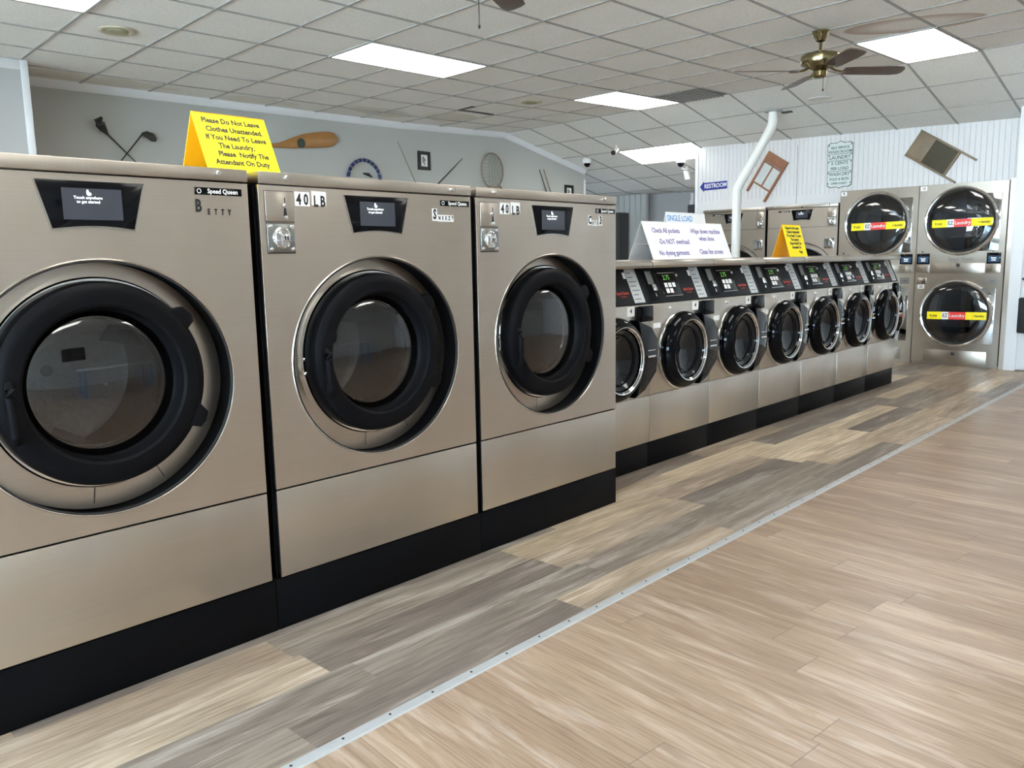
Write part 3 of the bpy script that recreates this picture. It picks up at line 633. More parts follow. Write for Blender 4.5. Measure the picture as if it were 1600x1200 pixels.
# ------------------------------------------------------------------ small washers
def small_washer(label, loc):
    t = thing('small_washing_machine', label, 'washing machine', loc, 0, 'small coin washers in a row')
    hw = .3635; D = .70
    MB().box(-hw-.0015, hw+.0015, .012, D-.04, 0, .158, .003).build('base', BLACK, t)
    YZ = frame((0, 0, 0), (0, 1, 0), (0, 0, 1))
    b = MB(); b.prism([(.01, .162), (D, .162), (D, 1.235), (.10, 1.235), (.012, 1.02)], -hw, hw, M=YZ); b.build('cabinet', STEEL, t, smooth=False)
    MB().box(-hw, hw, 0, .012, .163, .455, .002).build('lower_panel', STEEL, t)
    MB().box(-hw, hw, 0, .012, .461, 1.018, .002).build('front_panel', STEEL, t)
    b = MB(); b.prism([(-.014, 1.238), (-.02, 1.252), (-.016, 1.27), (-.004, 1.281), (D, 1.284), (D, 1.236), (.1, 1.232)], -hw+.002, hw-.002, M=YZ, bev=.004); b.build('lid', STEEL2, t)
    F = frame((0, .002, 1.022), (1, 0, 0), (0, .093, .212)); Ls = .2315
    b = MB(); b.box(-hw+.001, hw-.001, 0, Ls, -.01, .006, .003, M=F); cp = b.build('control_panel', DARKP, t)
    b = MB(); b.box(-hw+.012, -hw+.135, .012, Ls-.015, .006, .010, .002, M=F); cpn = b.build('coin_panel', RING, t)
    b = MB(); b.box(-hw+.04, -hw+.105, Ls*.52, Ls-.025, .010, .0115, .001, M=F); b.build('coin_plate', VENTM, cpn)
    b = MB(F); 
    b.box(-hw+.055, -hw+.095, .07, .115, .01, .028, .006); b.box(-hw+.068, -hw+.078, .035, .06, .01, .02, .003); b.build('coin_knob', CHROME, cpn)
    b = MB(F); b.prism([(-.19, .035), (.02, .035), (.015, .19), (-.195, .19)], .006, .010, bev=.002); kp = b.build('keypad', SCREENB, t)
    MB(F).box(-.19, .01, .188, .192, .01, .0125).build('keypad_trim', CHROME, kp, smooth=False); MB(F).box(-.185, .02, .033, .0365, .01, .0125).build('keypad_trim', CHROME, kp, smooth=False)
    b = MB(F)
    for q in range(3):
        for r in range(2):
            if not (q == 2 and r == 0): b.box(-.15+q*.045, -.117+q*.045, .055+r*.038, .085+r*.038, .010, .0115)
    b.build('keys', WHITE, kp, smooth=False)
    b = MB(F); b.mesh(text_mesh('2.75', .045, bold=.0006, ext=.0003), Matrix.Translation((-.105, .158, .0105))); b.build('price_digits', GREEN, kp, smooth=False)
    b = MB(F); b.box(.018, .032, .165, .18, .006, .012); b.build('lamp_cap', WHITE, cp)
    b = MB(F); b.mesh(text_mesh('Speed Queen', .026, bold=.0004, ext=.0003, sx=.85), Matrix.Translation((.115, .075, .0068))); b.mesh(text_mesh('Commercial', .012, ext=.0003), Matrix.Translation((.115, .052, .0068))); b.build('brand_print', REDTXT, cp, smooth=False)
    b = MB(F); b.box(.205, .315, .008, Ls-.006, .0065, .0075); il = b.build('instruction_label', LABELG, t, smooth=False)
    b = MB(F)
    for q in range(7): b.box(.218, .218+[.07, .055, .08, .06, .075, .05, .04][q], .03+q*.028, .034+q*.028, .0075, .008)
    b.build('label_print', INK, il, smooth=False)
    b = MB(F); b.box(.175, .20, .165, .205, .0065, .0075); b.build('number_sticker', WHITE, cp, smooth=False)
    # soap block, stickers, lock on the front panel
    b = MB(); b.box(.228, .352, .918, 1.012, 0, .035, .006, M=FRONT); b.build('latch_block', GLOSSB, t)
    b = MB(); b.box(-.33, -.25, .868, .9, 0, .001, M=FRONT); b.build('small_sticker', WHITE, t, smooth=False); b = MB(); b.box(.125, .20, .955, 1.012, 0, .001, M=FRONT); s = b.build('sticker', WHITE, t, smooth=False)
    b = MB(); b.mesh(text_mesh('4', .04, bold=.001, ext=.0002), FRONT @ Matrix.Translation((.162, .985, .0012))); b.build('sticker_print', INK, s, smooth=False)
    b = MB(); b.lathe([(.011, 0), (.011, -.008), (.008, -.01), (.001, -.01)], -.15, .985, 16, cap=False); b.build('lock', CHROME, t)
    # round door standing proud of the panel
    sq = lambda L: [(r, y*.78) for r, y in L]
    cz, cx = .712, -.012; R = .243
    b = MB(); b.lathe(sq([(R, .0), (R+.004, -.03), (R, -.055), (R-.012, -.082), (R-.030, -.102), (R-.045, -.106), (R-.058, -.098), (R-.066, -.075), (R-.075, -.04), (R-.08, -.0), (R-.05, 0)]), cx, cz, 64, close=True)
    d = b.build('door', GLOSSB, t)
    b = MB(); b.lathe(sq([(R-.047, -.1075), (R-.052, -.1055), (R-.062, -.090), (R-.058, -.088), (R-.049, -.10)]), cx, cz, 64, close=True); b.build('inner_ring', CHROME, d)
    b = MB(); b.lathe(sq([(R+.008, .0), (R+.008, -.010), (R, -.014), (R, 0)]), cx, cz, 64, close=True); b.build('outer_ring', CHROME, d)
    g0 = R-.068
    b = MB(); b.lathe(sq([(g0*.83, -.068), (g0*.80, -.072), (g0*.77, -.068), (g0*.80, -.060)]), cx, cz, 48, close=True); b.build('bowl_ring', GLOSSB, d)
    b = MB(); b.lathe(sq([(g0, -.072), (g0*.85, -.055), (g0*.6, -.03), (g0*.3, -.012), (.004, -.006)]), cx, cz, 48, cap=False); b.build('glass', GLASSY, d)
    b = MB(FRONT); b.prism([(cx+.13, cz-.235), (cx+.23, cz-.20), (cx+.35, cz-.10), (cx+.362, cz-.04), (cx+.362, cz+.10), (cx+.30, cz+.175), (cx+.15, cz+.225), (cx+.19, cz+.1), (cx+.215, cz), (cx+.19, cz-.1)], .0, .070, bev=.010); b.build('door_grip', GLOSSB, d)
    b = MB(FRONT); b.box(cx-R-.028, cx-R+.012, cz-.05, cz-.02, .0, .02, .004); b.box(cx-R-.028, cx-R+.012, cz+.02, cz+.05, .0, .02, .004); b.build('hinge', CHROME, d)
    b = MB(FRONT); b.box(cx+.25, cx+.33, cz-.006, cz+.006, .070, .075, .002); b.box(cx+.25, cx+.33, cz+.034, cz+.040, .070, .074, .002); b.build('grip_trim', CHROME, d)
    return t
GLASSY = mat('smoked_bowl_glass', (.008, .009, .011), .06, 0, .5, 14, spec=.35)
YS = 2.816; X0 = 3.515; P = .7305
words = ['half hidden behind the third big washer', 'under the white handwritten tent sign, with its door in full view', 'just left of the white pipe end, third in its row',
         'just left of the small yellow tent sign, fourth in its row', 'under the small yellow tent sign, fifth in its row', 'second from the far end of its row', 'at the far end of its row, nearest the dryers']
w0 = small_washer('small steel coin washer ' + words[0], (X0+P/2, YS, 0))
for k in range(1, 7): dup(w0, (X0+P/2+k*P, YS, 0), 'small steel coin washer ' + words[k])

# ------------------------------------------------------------------ washers set in the back wall
XD = 10.34; RZ = -PI/2
big_washer('tall steel washer in the back wall behind the small yellow sign, left of the dryers', (XD, 4.58, 0), RZ, tall=True, W=.92, H=1.925, BH=.2, k=1.12, cz=1.04, seam=.42, coin=1, lb=False, brand_x=-.24, scr=.95)
big_washer('tall steel washer in the back wall behind the white pipe and white tent sign', (XD, 5.535, 0), RZ, tall=True, W=.92, H=1.925, BH=.2, k=1.12, cz=1.04, seam=.42, coin=1, lb=False, brand_x=-.24, scr=.95)

# ------------------------------------------------------------------ stacked dryers
def dryer_stack(label, loc, rz, num):
    t = thing('stacked_dryer', label, 'dryer', loc, rz, None)
    hw = .454; D = 1.0; H = 2.06
    b = MB(); b.box(-hw, -hw+.012, .012, D, .03, H); b.box(hw-.012, hw, .012, D, .03, H); b.box(-hw, hw, D-.01, D, .03, H); b.box(-hw, hw, .012, D, H-.012, H); b.box(-hw, hw, .012, D, 1.03, 1.042); b.box(-hw, hw, .03, D, 0, .03)
    b.build('cabinet', STEELD, t, smooth=False)
    for z0, z1, cz, nm in ((.03, 1.038, .602, 0), (1.042, H, 1.642, 1)):
        me = outline([[(-hw, z0), (hw, z0), (hw, z1), (-hw, z1)], ell(0, cz, .335, .335, 72)], .01, .001)
        b = MB(); b.mesh(me, FRONT @ Matrix.Translation((0, 0, -.011))); b.build('front_panel', STEELD, t, smooth=False)
        b = MB(); b.lathe([(.338, .01), (.36, .06), (.40, .1), (.40, .7), (.02, .72)], 0, cz, 40, cap=False); b.build('drum', DRUM, t)
        zz = cz-1.642
        b = MB(FRONT); b.prism([(.05, 1.935+zz), (.39, 1.935+zz), (.395, 1.93+zz), (.395, 1.31+zz), (.39, 1.305+zz), (.05, 1.305+zz)], .0, .012, bev=.003); hp = b.build('hinge_plate', MIRROR, t)
        b = MB(); b.lathe([(.382, -.0), (.385, -.014), (.380, -.03), (.366, -.040), (.352, -.036), (.348, -.02), (.34, 0)], 0, cz, 80, close=True); d = b.build('door', CHROME, t)
        b = MB(); b.lathe([(.349, -.030), (.335, -.028), (.322, -.016), (.322, -.005), (.345, -.005)], 0, cz, 72, close=True); b.build('gasket', RUBBER, d)
        b = MB(); b.lathe([(.334, -.020), (.31, -.028), (.25, -.034), (.15, -.040), (.06, -.042), (.003, -.0425)], 0, cz, 64, cap=False); b.build('glass', GLASS_D, d)
        # advertising band stuck across the glass
        zb = cz-.022
        for (u0, u1, m, s, c, nm2, sx) in ((-.292, -.135, YELLOW, 'it pays', INK, 'yellow_band', .9), (-.135, -.06, WHITE, 'EZ', INK, 'emblem', .8), (-.06, .115, REDM, 'Laundry', WHITE, 'red_band', .95), (.115, .325, YELLOW, 'clean laundry', INK, 'yellow_band', .85)):
            b = MB(FRONT); nseg = 8
            lo = []; hi = []
            for q in range(nseg+1):
                u = u0+(u1-u0)*q/nseg; w = .0435+.0 - .012*(abs(u)/.33)**2
                lo.append((u, zb-.043+.012*u, w)); hi.append((u, zb+.043+.012*u, w))
            L1 = [b._v(c_) for c_ in lo]; L2 = [b._v(c_) for c_ in hi]
            L3 = [b._v((c_[0], c_[1], c_[2]+.001)) for c_ in lo]; L4 = [b._v((c_[0], c_[1], c_[2]+.001)) for c_ in hi]
            for q in range(nseg):
                b.bm.faces.new([L3[q], L3[q+1], L4[q+1], L4[q]]); b.bm.faces.new([L1[q+1], L1[q], L2[q], L2[q+1]])
                b.bm.faces.new([L1[q], L1[q+1], L3[q+1], L3[q]]); b.bm.faces.new([L2[q+1], L2[q], L4[q], L4[q+1]])
            bo = b.build(nm2, m, t)
            um = (u0+u1)/2; sz = {'it pays': .04, 'EZ': .06, 'Laundry': .052, 'clean laundry': .036}[s]
            b = MB(); b.mesh(text_mesh(s, sz, bold=.0008, ext=.0004, sx=sx), FRONT @ Matrix.Translation((um, zb+.012*um, .0455-.012*(abs(um)/.33)**2))); b.build('band_print', c, bo, smooth=False)
    # controls between the doors
    for sx in (-1, 1):
        x = sx*.375 if sx < 0 else .352
        b = MB(FRONT); b.box(x-.07, x+.07, 1.164, 1.284, 0, .006, .002); sb = b.build('display_bezel', SCREENB, t)
        b = MB(FRONT); b.box(x-.055, x+.055, 1.18, 1.25, .006, .007); b.build('display', DISPB, sb, smooth=False)
        b = MB(FRONT); b.mesh(text_mesh('Insert\ncoins', .022, bold=.0004, ext=.0002), Matrix.Translation((x, 1.215, .0075))); b.build('display_text', TXTW, sb, smooth=False)
        b = MB(FRONT); b.box(x-.072, x+.072, 1.062, 1.158, 0, .003, .001); cb = b.build('coin_plate', STEELD, t)
        b = MB(FRONT); b.box(x-.02, x-.014, 1.085, 1.115, .003, .004); b.box(x-.018, x-.014, 1.13, 1.145, .003, .004); b.build('coin_slot', INK, cb, smooth=False)
        b = MB(FRONT); b.box(x-.06, x+.045, .935, 1.01, -.001, .003, .001); vb = b.build('vault_door', PLATE if sx < 0 else VENTM, t)
        b = MB(FRONT); b.box(x-.02, x+.02, .968, .974, .003, .004); b.build('vault_lock', INK, vb, smooth=False)
        b = MB(); b.lathe([(.009, 0), (.009, -.008), (.001, -.009)], x-.01, 1.305, 12, cap=False); b.build('lock', INK, t)
    b = MB(FRONT); b.box(-.29, .27, 1.06, 1.172, 0, .003, .001); lp = b.build('lint_drawer', STEELD, t)
    b = MB(FRONT); b.box(-.02, .015, 1.13, 1.165, .003, .008, .002); b.build('lock', INK, lp)
    b = MB(FRONT); b.box(-.32, .34, .04, .178, 0, .002, .001); bp = b.build('lower_drawer', STEELD, t)
    b = MB(FRONT); b.box(-.02, .015, .125, .16, .002, .007, .002); b.build('lock', INK, bp)
    b = MB(); b.mesh(text_mesh('Speed Queen', .05, bold=.0004, ext=.0004, sx=.95), FRONT @ Matrix.Translation((0.02, 1.218, .0006))); b.build('brand_print', VENTM, t, smooth=False)
    for (s, x, z) in ((num[0], -.41, 2.022), (num[1], -.385, .905)):
        b = MB(FRONT); b.box(x-.035, x+.035, z-.024, z+.024, 0, .001); n_ = b.build('number_label', WHITE, t, smooth=False)
        b = MB(); b.mesh(text_mesh(s, .046, bold=.001, ext=.0002, sx=.85), FRONT @ Matrix.Translation((x, z, .0015))); b.build('label_print', INK, n_, smooth=False)
    return t
dryer_stack('stacked steel dryer pair at the far right, beside the white door', (XD, 2.73, 0), RZ, ('10', '20'))
dryer_stack('stacked steel dryer pair between the tall back washers and the rightmost dryers', (XD, 3.645, 0), RZ, ('9', '19'))

# ------------------------------------------------------------------ tent signs
def tent(kind, label, front_m, back_m, x0, x1, yf, yr, yb, z0, z1, lines, ink, size, th=.003, dx=0.0, cat='sign'):
    cx, cy = (x0+x1)/2, yr
    t = thing(kind, label, cat, (cx, cy, z0)); h = z1-z0; w = (x1-x0)/2
    F = frame((0, yf-cy, 0), (1, 0, 0), (0, cy-yf, h)); L = math.hypot(cy-yf, h)
    MB(F).box(-w, w, 0, L, -th, 0).build('front_leaf', front_m, t, smooth=False)
    B = frame((0, yb-cy, 0), (1, 0, 0), (0, cy-yb, h)); L2 = math.hypot(cy-yb, h)
    MB(B).box(-w, w, 0, L2, 0, th).build('back_leaf', back_m, t, smooth=False)
    if yb-yf > .12 and h > .2 and size > .02 and kind == 'white_tent_sign':
        MB().box(-w+.02, -w+.024, yf-cy+.05, yb-cy-.05, .10, .103).build('brace', back_m, t, smooth=False)
    for (s, u, v, sc) in lines:
        b = MB(); b.mesh(text_mesh(s, size*sc, align='CENTER', bold=size*(.03 if 'yellow' in kind else .012), ext=.0004, sx=.92), F @ Matrix.Translation((u, v, .0006)))
        b.build('text_line', ink, t, smooth=False)
    return t
ZL = 1.607
tent('yellow_tent_sign', 'large yellow folded card sign on top of the big washers asking not to leave clothes', YELLOW, ORANGE, 1.345, 1.612, 2.595, 2.69, 2.785, ZL, 1.805,
     [('Please Do Not Leave', .0, .190, 1), ('Clothes Unattended.', .005, .158, 1), ('If You Need To Leave', .003, .127, 1), ('The Laundry,', -.005, .096, 1), ('Please  Notify The', .012, .065, 1), ('Attendant On Duty', .0, .034, 1)], INK, .0268)
tent('white_tent_sign', 'wide white folded card sign with purple handwriting on top of the small washers', PAPER, PAPER, 4.56, 5.60, 3.0, 3.1, 3.2, 1.284, 1.535,
     [('Check All pockets', -.26, .205, .95), ('-Do NOT overload', -.20, .125, 1), ('No dyeing garments', -.24, .045, .95), ('-Wipe down machine', .25, .205, 1), ('when done', .24, .150, .95), ('Clean lint screen', .25, .050, 1)], INKP, .052)
tent('small_white_sign', 'small white folded card with blue lettering standing behind the wide white sign', PAPER, PAPER, 5.24, 5.79, 3.28, 3.35, 3.42, 1.284, 1.627,
     [('SINGLE LOAD', -.09, .302, 1)], INKB, .062)
tent('small_yellow_sign', 'small yellow folded card sign on the small washers in front of the tall back washer', YELLOW, ORANGE, 6.53, 6.87, 2.98, 3.06, 3.14, 1.284, 1.548,
     [('Please Do Not Leave', 0, .245, 1), ('Clothes Unattended', 0, .212, 1), ('If You Need To Leave', 0, .179, 1), ('The Laundry', 0, .146, 1), ('Please Notify The', 0, .113, 1), ('Attendant On', 0, .080, 1), ('Duty', .06, .040, 1)], INK, .032)

# ------------------------------------------------------------------ white vent pipe
b = MB(); R_ = .054; zt_ = cz_at(9.6, 4.635)
pts = [Vector((9.6, 5.1, 0)), Vector((9.6, 5.1, 1.2)), Vector((9.6, 5.1, 2.09)), Vector((9.6, 5.092, 2.13)), Vector((9.6, 5.07, 2.17)), Vector((9.6, 4.685, 2.775)), Vector((9.6, 4.66, 2.82)), Vector((9.6, 4.65, 2.87)), Vector((9.6, 4.65, zt_))]
t = thing('vent_pipe', 'white plastic pipe rising from behind the small washers to the ceiling with two bends', 'pipe', (0, 0, 0))
b.tube(pts, R_, 24, up0=(1, 0, 0)); b.build('pipe', PVC, t)
MB().tube([(9.6, 5.1, 1.93), (9.6, 5.1, 2.08)], R_+.006, 24, up0=(1, 0, 0)).build('coupling', PVC, t); MB().tube([(9.6, 4.725, 2.71), (9.6, 4.685, 2.775), (9.6, 4.66, 2.82), (9.6, 4.65, 2.87), (9.6, 4.65, 2.92)], R_+.006, 24, up0=(1, 0, 0)).build('elbow_fitting', PVC, t)
b = MB(); b.rev([(.11, zt_-.012), (.11, zt_-.004)], 9.6, 4.645, 24); b.build('ceiling_collar', TBAR, t)
b = MB(); b.box(9.66, 9.80, 4.45, 4.58, zt_-.03, zt_-.006); tag(b.build('ceiling_gap', INK), 'small dark hole in the ceiling tile beside the white pipe', 'hole')

# ------------------------------------------------------------------ ceiling fans
def fan(label, x, y, rot, up=0.0, chain=.44):
    zc = cz_at(x, y)-.004; t = thing('ceiling_fan', label, 'ceiling fan', (x, y, zc), rot)
    MB().rev([(.07, 0), (.07, -.012), (.058, -.03), (.056, -.045), (.044, -.06), (.038, -.075), (.018, -.085)], n=32).build('canopy', BRASS, t)
    MB().rev([(.012, -.07), (.012, -.17)], n=16).build('down_rod', BRASS, t)
    MB().rev([(.03, -.165), (.10, -.170), (.135, -.178), (.150, -.192), (.152, -.235), (.146, -.252), (.10, -.27), (.05, -.30)], n=48).build('motor_housing', BRASS, t)
    MB().rev([(.045, -.295), (.055, -.31), (.055, -.345), (.04, -.358), (.012, -.362)], n=32).build('switch_housing', BRASS, t)
    for k in range(4):
        a = k*PI/2; Mr = Matrix.Rotation(a, 4, 'Z')
        b = MB(Mr @ Matrix.Translation((0, 0, -.305)) @ Matrix.Rotation(math.radians(-13), 4, 'X'))
        lp = [(.19, -.05), (.26, -.062), (.60, -.072), (.67, -.062), (.69, -.03), (.69, .03), (.67, .062), (.60, .072), (.26, .062), (.19, .05)]
        b.prism(lp, -.004, .004, bev=.001); bl = b.build('blade', BLADE, t)
        b = MB(Mr); b.tube([(.08, 0, -.275), (.13, 0, -.30), (.17, 0, -.308), (.24, 0, -.312)], [.011, .009, .008, .006], 8); b.prism([(.17, -.02), (.25, -.035), (.25, .035), (.17, .02)], -.315, -.311); b.build('blade_iron', BRASS, bl)
    b = MB(); b.tube([(.03, 0, -.35), (.03, 0, -chain)], .0025, 6); b.rev([(.002, -chain), (.007, -chain-.006), (.007, -chain-.018), (.002, -chain-.024)], .03, 0, 10); b.build('pull_chain', INK, t)
    if up:
        for o in t.children_recursive:
            if not o.name.startswith('canopy'): o.data.transform(Matrix.Translation((0, 0, up)))
    return t
fan('brass ceiling fan with four dark blades in front of the lit panel at the right', 6.79, 2.90, math.radians(-44))
fan('ceiling fan above the top edge, only its pull chain and a blade tip in view', 3.36, 3.36, math.radians(24), up=.12, chain=.565)

# ------------------------------------------------------------------ ceiling devices
def speaker(label, x, y, r):
    z = cz_at(x, y); t = thing('ceiling_speaker', label, 'ceiling speaker', (x, y, z-.002))
    b = MB(); b.rev([(r, 0), (r, -.006), (r*.9, -.011), (r*.62, -.008), (r*.55, -.003)], n=40); b.build('bezel', SPK, t)
    b = MB(); b.rev([(r*.58, -.004), (r*.5, -.012), (.01, -.014)], n=32); b.build('grille', SPK2, t)
speaker('round beige ceiling speaker above the big washer at the left edge', 2.745, 6.545, .135)
speaker('round beige ceiling speaker left of the lit panel beside the vent', 7.435, 6.58, .125)
o = MB().rev([(.13, 0), (.13, -.006), (.11, -.012), (.01, -.014)], n=36).build('flush_speaker', CEIL); o.location = (9.40, 4.0, cz_at(9.40, 4.0)-.002)
tag(o, 'round flush white speaker on the ceiling under the brass fan blades', 'ceiling speaker')
# square air vent
t = thing('air_vent', 'dark grey square air vent in the ceiling beside a lit panel', 'vent', cxyz(9.5, 4.5))
o_ = cxyz(9.5, 4.5); b = MB(); q = [cxyz(9.03, 4.03)-o_, cxyz(9.97, 4.03)-o_, cxyz(9.97, 4.97)-o_, cxyz(9.03, 4.97)-o_]
lo = [b._v(p+Vector((0, 0, -.006))) for p in q]; hi = [b._v(p+Vector((0, 0, -.001))) for p in q]
b.bm.faces.new(list(reversed(lo))); b.bm.faces.new(hi)
for k in range(4): b.bm.faces.new([lo[k], lo[(k+1) % 4], hi[(k+1) % 4], hi[k]])
b.build('backing', VENTM, t, smooth=False)
b = MB()
for k in range(12):
    y = -.27+k*.049; b.box(-.29, .29, y, y+.02, -.02+.012*0, -.006)
b.build('louvres', TBAR, t, smooth=False)
# shifted tile showing the dark void above
for k, (a, c) in enumerate((((6.95, 1.08), (7.9, 1.0)), ((7.0, 1.08), (6.98, 1.5)))):
    p, q = cxyz(*a), cxyz(*c); b = MB(); d = (q-p).normalized(); s = d.cross(Vector((0, 0, 1))).normalized()*.035
    vs = [b._v(v) for v in (p-s*.2, q-s, q+s, p+s*.6)]; lo = [b._v(v.co+Vector((0, 0, -.007))) for v in vs]
    b.bm.faces.new(vs); b.bm.faces.new(list(reversed(lo)))
    for n_ in range(4): b.bm.faces.new([vs[n_], vs[(n_+1) % 4], lo[(n_+1) % 4], lo[n_]])
    tag(b.build('tile_gap', INK, smooth=False), ('long black gap along the edge of a slipped ceiling tile above the framed picture', 'short black gap meeting the long gap of the slipped ceiling tile')[k], 'gap')
def dome_cam(label, x, y):
    z = cz_at(x, y); t = thing('security_camera', label, 'security camera', (x, y, z))
    MB().rev([(.065, 0), (.07, -.03), (.065, -.075), (.055, -.08)], n=28).build('housing', PVC, t)
    MB().rev([(.052, -.075), (.05, -.10), (.036, -.125), (.012, -.137)], n=28).build('dome', GLOSSB, t)
dome_cam('white dome security camera on the sloping ceiling above the restroom sign side', 10.95, 6.74)
dome_cam('small white dome security camera where the grey wall meets the sloping ceiling', 10.62, 8.24)
x, y = 10.2, 7.38; z = cz_at(x, y)
t = thing('bullet_camera', 'small black and white bullet camera on the ceiling left of the lowest lit panel', 'security camera', (x, y, z))
MB().tube([(0, 0, 0), (0, 0, -.05), (-.02, 0, -.06)], .014, 10).build('bracket', PVC, t)
MB().tube([(.03, 0, -.05), (-.05, 0, -.10)], .032, 18).build('housing', PVC, t)
MB().tube([(-.05, 0, -.10), (-.075, 0, -.115)], .035, 18).build('lens_hood', INK, t)
x, y = 11.35, 6.88; z = cz_at(x, y)
t = thing('angled_camera', 'white angled camera hanging just right of and below the dome camera', 'security camera', (x, y, z))
MB().tube([(0, 0, 0), (0, 0, -.06)], .02, 10).build('bracket', PVC, t)
b = MB(frame((0, 0, -.12), (0, 1, 0), (0, .25, 1))); b.box(-.035, .035, -.09, .05, -.03, .03, .008); b.build('housing', PVC, t)
b = MB(); b.tube([(-.03, .0, -.06), (-.07, .05, -.03)], .018, 12); b.build('spot_head', PVC, t)

# ------------------------------------------------------------------ things on the grey wall (plane y = 8.72)
YW = 8.72
def wp(x, z, off=.012): return Vector((x, YW-off, z))
# golf clubs
t = thing('golf_club', 'golf club with a bulky head pointing up left on the grey wall', 'golf club', (3.42, YW-.03, 2.66))
o_ = Vector((3.42, YW-.03, 2.66)); b = MB(); b.tube([wp(3.45, 2.62, .03)-o_, wp(3.72, 2.36, .02)-o_, wp(4.3, 1.80, .02)-o_], [.009, .006, .01], 8); b.build('shaft', CLUB, t)
b = MB(); b.tube([Vector((.045, 0, -.055)), Vector((.0, -.02, -.01)), Vector((-.03, -.03, .03)), Vector((-.045, -.03, .06)), Vector((-.01, -.03, .095))], [.012, .035, .048, .040, .015], 14); b.build('head', CLUB, t)
t = thing('golf_club', 'iron golf club with a thin flat head pointing right on the grey wall', 'golf club', (3.82, YW-.05, 2.64))
o_ = Vector((3.82, YW-.05, 2.64)); b = MB(); b.tube([wp(3.80, 2.63, .04)-o_, wp(3.5, 2.27, .04)-o_, wp(3.1, 1.80, .04)-o_], [.008, .005, .01], 8); b.build('shaft', CLUB, t)
b = MB(frame((0, 0, 0), (1, 0, -.18), (.18, 0, 1))); b.prism([(-.03, -.012), (0, -.02), (.09, -.055), (.125, -.045), (.13, -.01), (.09, .03), (.02, .035), (-.02, .01)], -.012, .012, bev=.006); b.build('head', CLUB, t)
# paddle
t = thing('paddle', 'varnished wooden paddle with a dark dot hanging sideways on the grey wall', 'paddle', (5.6, YW-.03, 2.72))
o_ = Vector((5.6, 0, 2.72))
L_ = [(4.55, 2.61, .016), (5.0, 2.632, .018), (5.25, 2.648, .020), (5.4, 2.665, .030), (5.55, 2.70, .058), (5.7, 2.735, .078), (5.85, 2.762, .088), (6.0, 2.782, .092), (6.1, 2.795, .088), (6.17, 2.803, .068), (6.205, 2.806, .03)]
b = MB(); loops = []
for x, z, h in L_:
    th = .014 if h < .03 else .010
    loops.append([Vector((x-5.6+h*.0, 0+th*math.sin(a)*1.0, z-2.72+h*math.cos(a))) for a in [2*PI*k/16 for k in range(16)]])
b.loft(loops, cap0=True, cap1=True); b.build('blade', WOODP, t)
b = MB(); b.lathe([(.056, -.004), (.056, -.014), (.001, -.0145)], .085, 2.712-2.72, 24, cap=False)
b.build('emblem', mat('emblem_green', (.03, .06, .05), .4), t)
# dark rod lying on the washer top
b = MB(); b.tube([(1.62, 2.9, 1.62), (1.95, 2.95, 1.612)], .008, 8); tag(b.build('black_rod', INK), 'thin black rod lying on top of the middle big washer', 'rod')
# rope ring
t = thing('rope_ring', 'navy and white striped rope ring on the grey wall behind the middle big washer', 'ring', (6.6, YW-.03, 2.33))
pts = [(.255*math.cos(2*PI*k/48), 0, .255*math.sin(2*PI*k/48)) for k in range(48)]
b = MB(); b.tube(pts, .022, 10, closed=True); b.build('rope', ROPEB, t)
b = MB()
for k in range(24):
    a = 2*PI*(k+.5)/24; a2 = a+.022; b.tube([(.255*math.cos(a), 0, .255*math.sin(a)), (.255*math.cos(a2), 0, .255*math.sin(a2))], .0235, 10)
b.build('stripes', mat('rope_grey', (.45, .46, .52), .7), t)
b = MB(); b.tube([(-.02, 0, .09), (.06, 0, .08), (.12, 0, .05)], [.008, .02, .008], 10); b.build('emblem', INK, t)
# framed pictures
def picture(label, x0, x1, z0, z1):
    t = thing('framed_picture', label, 'picture', ((x0+x1)/2, YW, (z0+z1)/2), 0, None)
    w, h = (x1-x0)/2, (z1-z0)/2; f = .045
    me = outline([[(-w, -h), (w, -h), (w, h), (-w, h)], [(-w+f, -h+f), (w-f, -h+f), (w-f, h-f), (-w+f, h-f)]], .02, .002)
    b = MB(); b.mesh(me, FRONT @ Matrix.Translation((0, 0, .001))); b.build('frame', INK, t, smooth=False)
    b = MB(FRONT); b.box(-w+f-.002, w-f+.002, -h+f-.002, h-f+.002, .001, .008); b.build('mat_board', PAPER, t, smooth=False)
    b = MB(FRONT)
    for (u, v, r) in ((-.01, .03, .022), (.015, .01, .018), (-.012, -.012, .018), (.01, -.035, .014)): b.prism(ell(u, v*h/.12, r, r*1.2, 14), .008, .0085)
    b.box(-.03, .03, -h*.55, -h*.50, .008, .0086)
    b.build('print', STAINT, t, smooth=False)
picture('small black framed picture on the grey wall above the middle big washer', 7.52, 7.735, 2.53, 2.775)
picture('small black framed picture low on the grey wall above the third big washer', 10.63, 10.85, 2.26, 2.49)
# rods
def rod(label, p, q, r=.008, m=CLUB):
    b = MB(); b.tube([wp(*p, .02), wp((p[0]+q[0])/2, (p[1]+q[1])/2, .02), wp(*q, .02)], [r*.6, r, r*1.3], 8); tag(b.build('fishing_rod', m), label, 'rod')
rod('thin fishing rod leaning on the grey wall left of the framed picture', (7.17, 2.86), (7.65, 2.0), .006, WOODG)
rod('dark rod slanting up to the right between the framed picture and the round net', (8.34, 2.735), (7.79, 2.30), .008)
rod('left dark rod of the pair to the right of the round net', (10.0, 2.69), (10.38, 1.9), .010)
rod('right dark rod of the pair to the right of the round net', (10.10, 2.70), (10.48, 1.9), .010, WOODG)
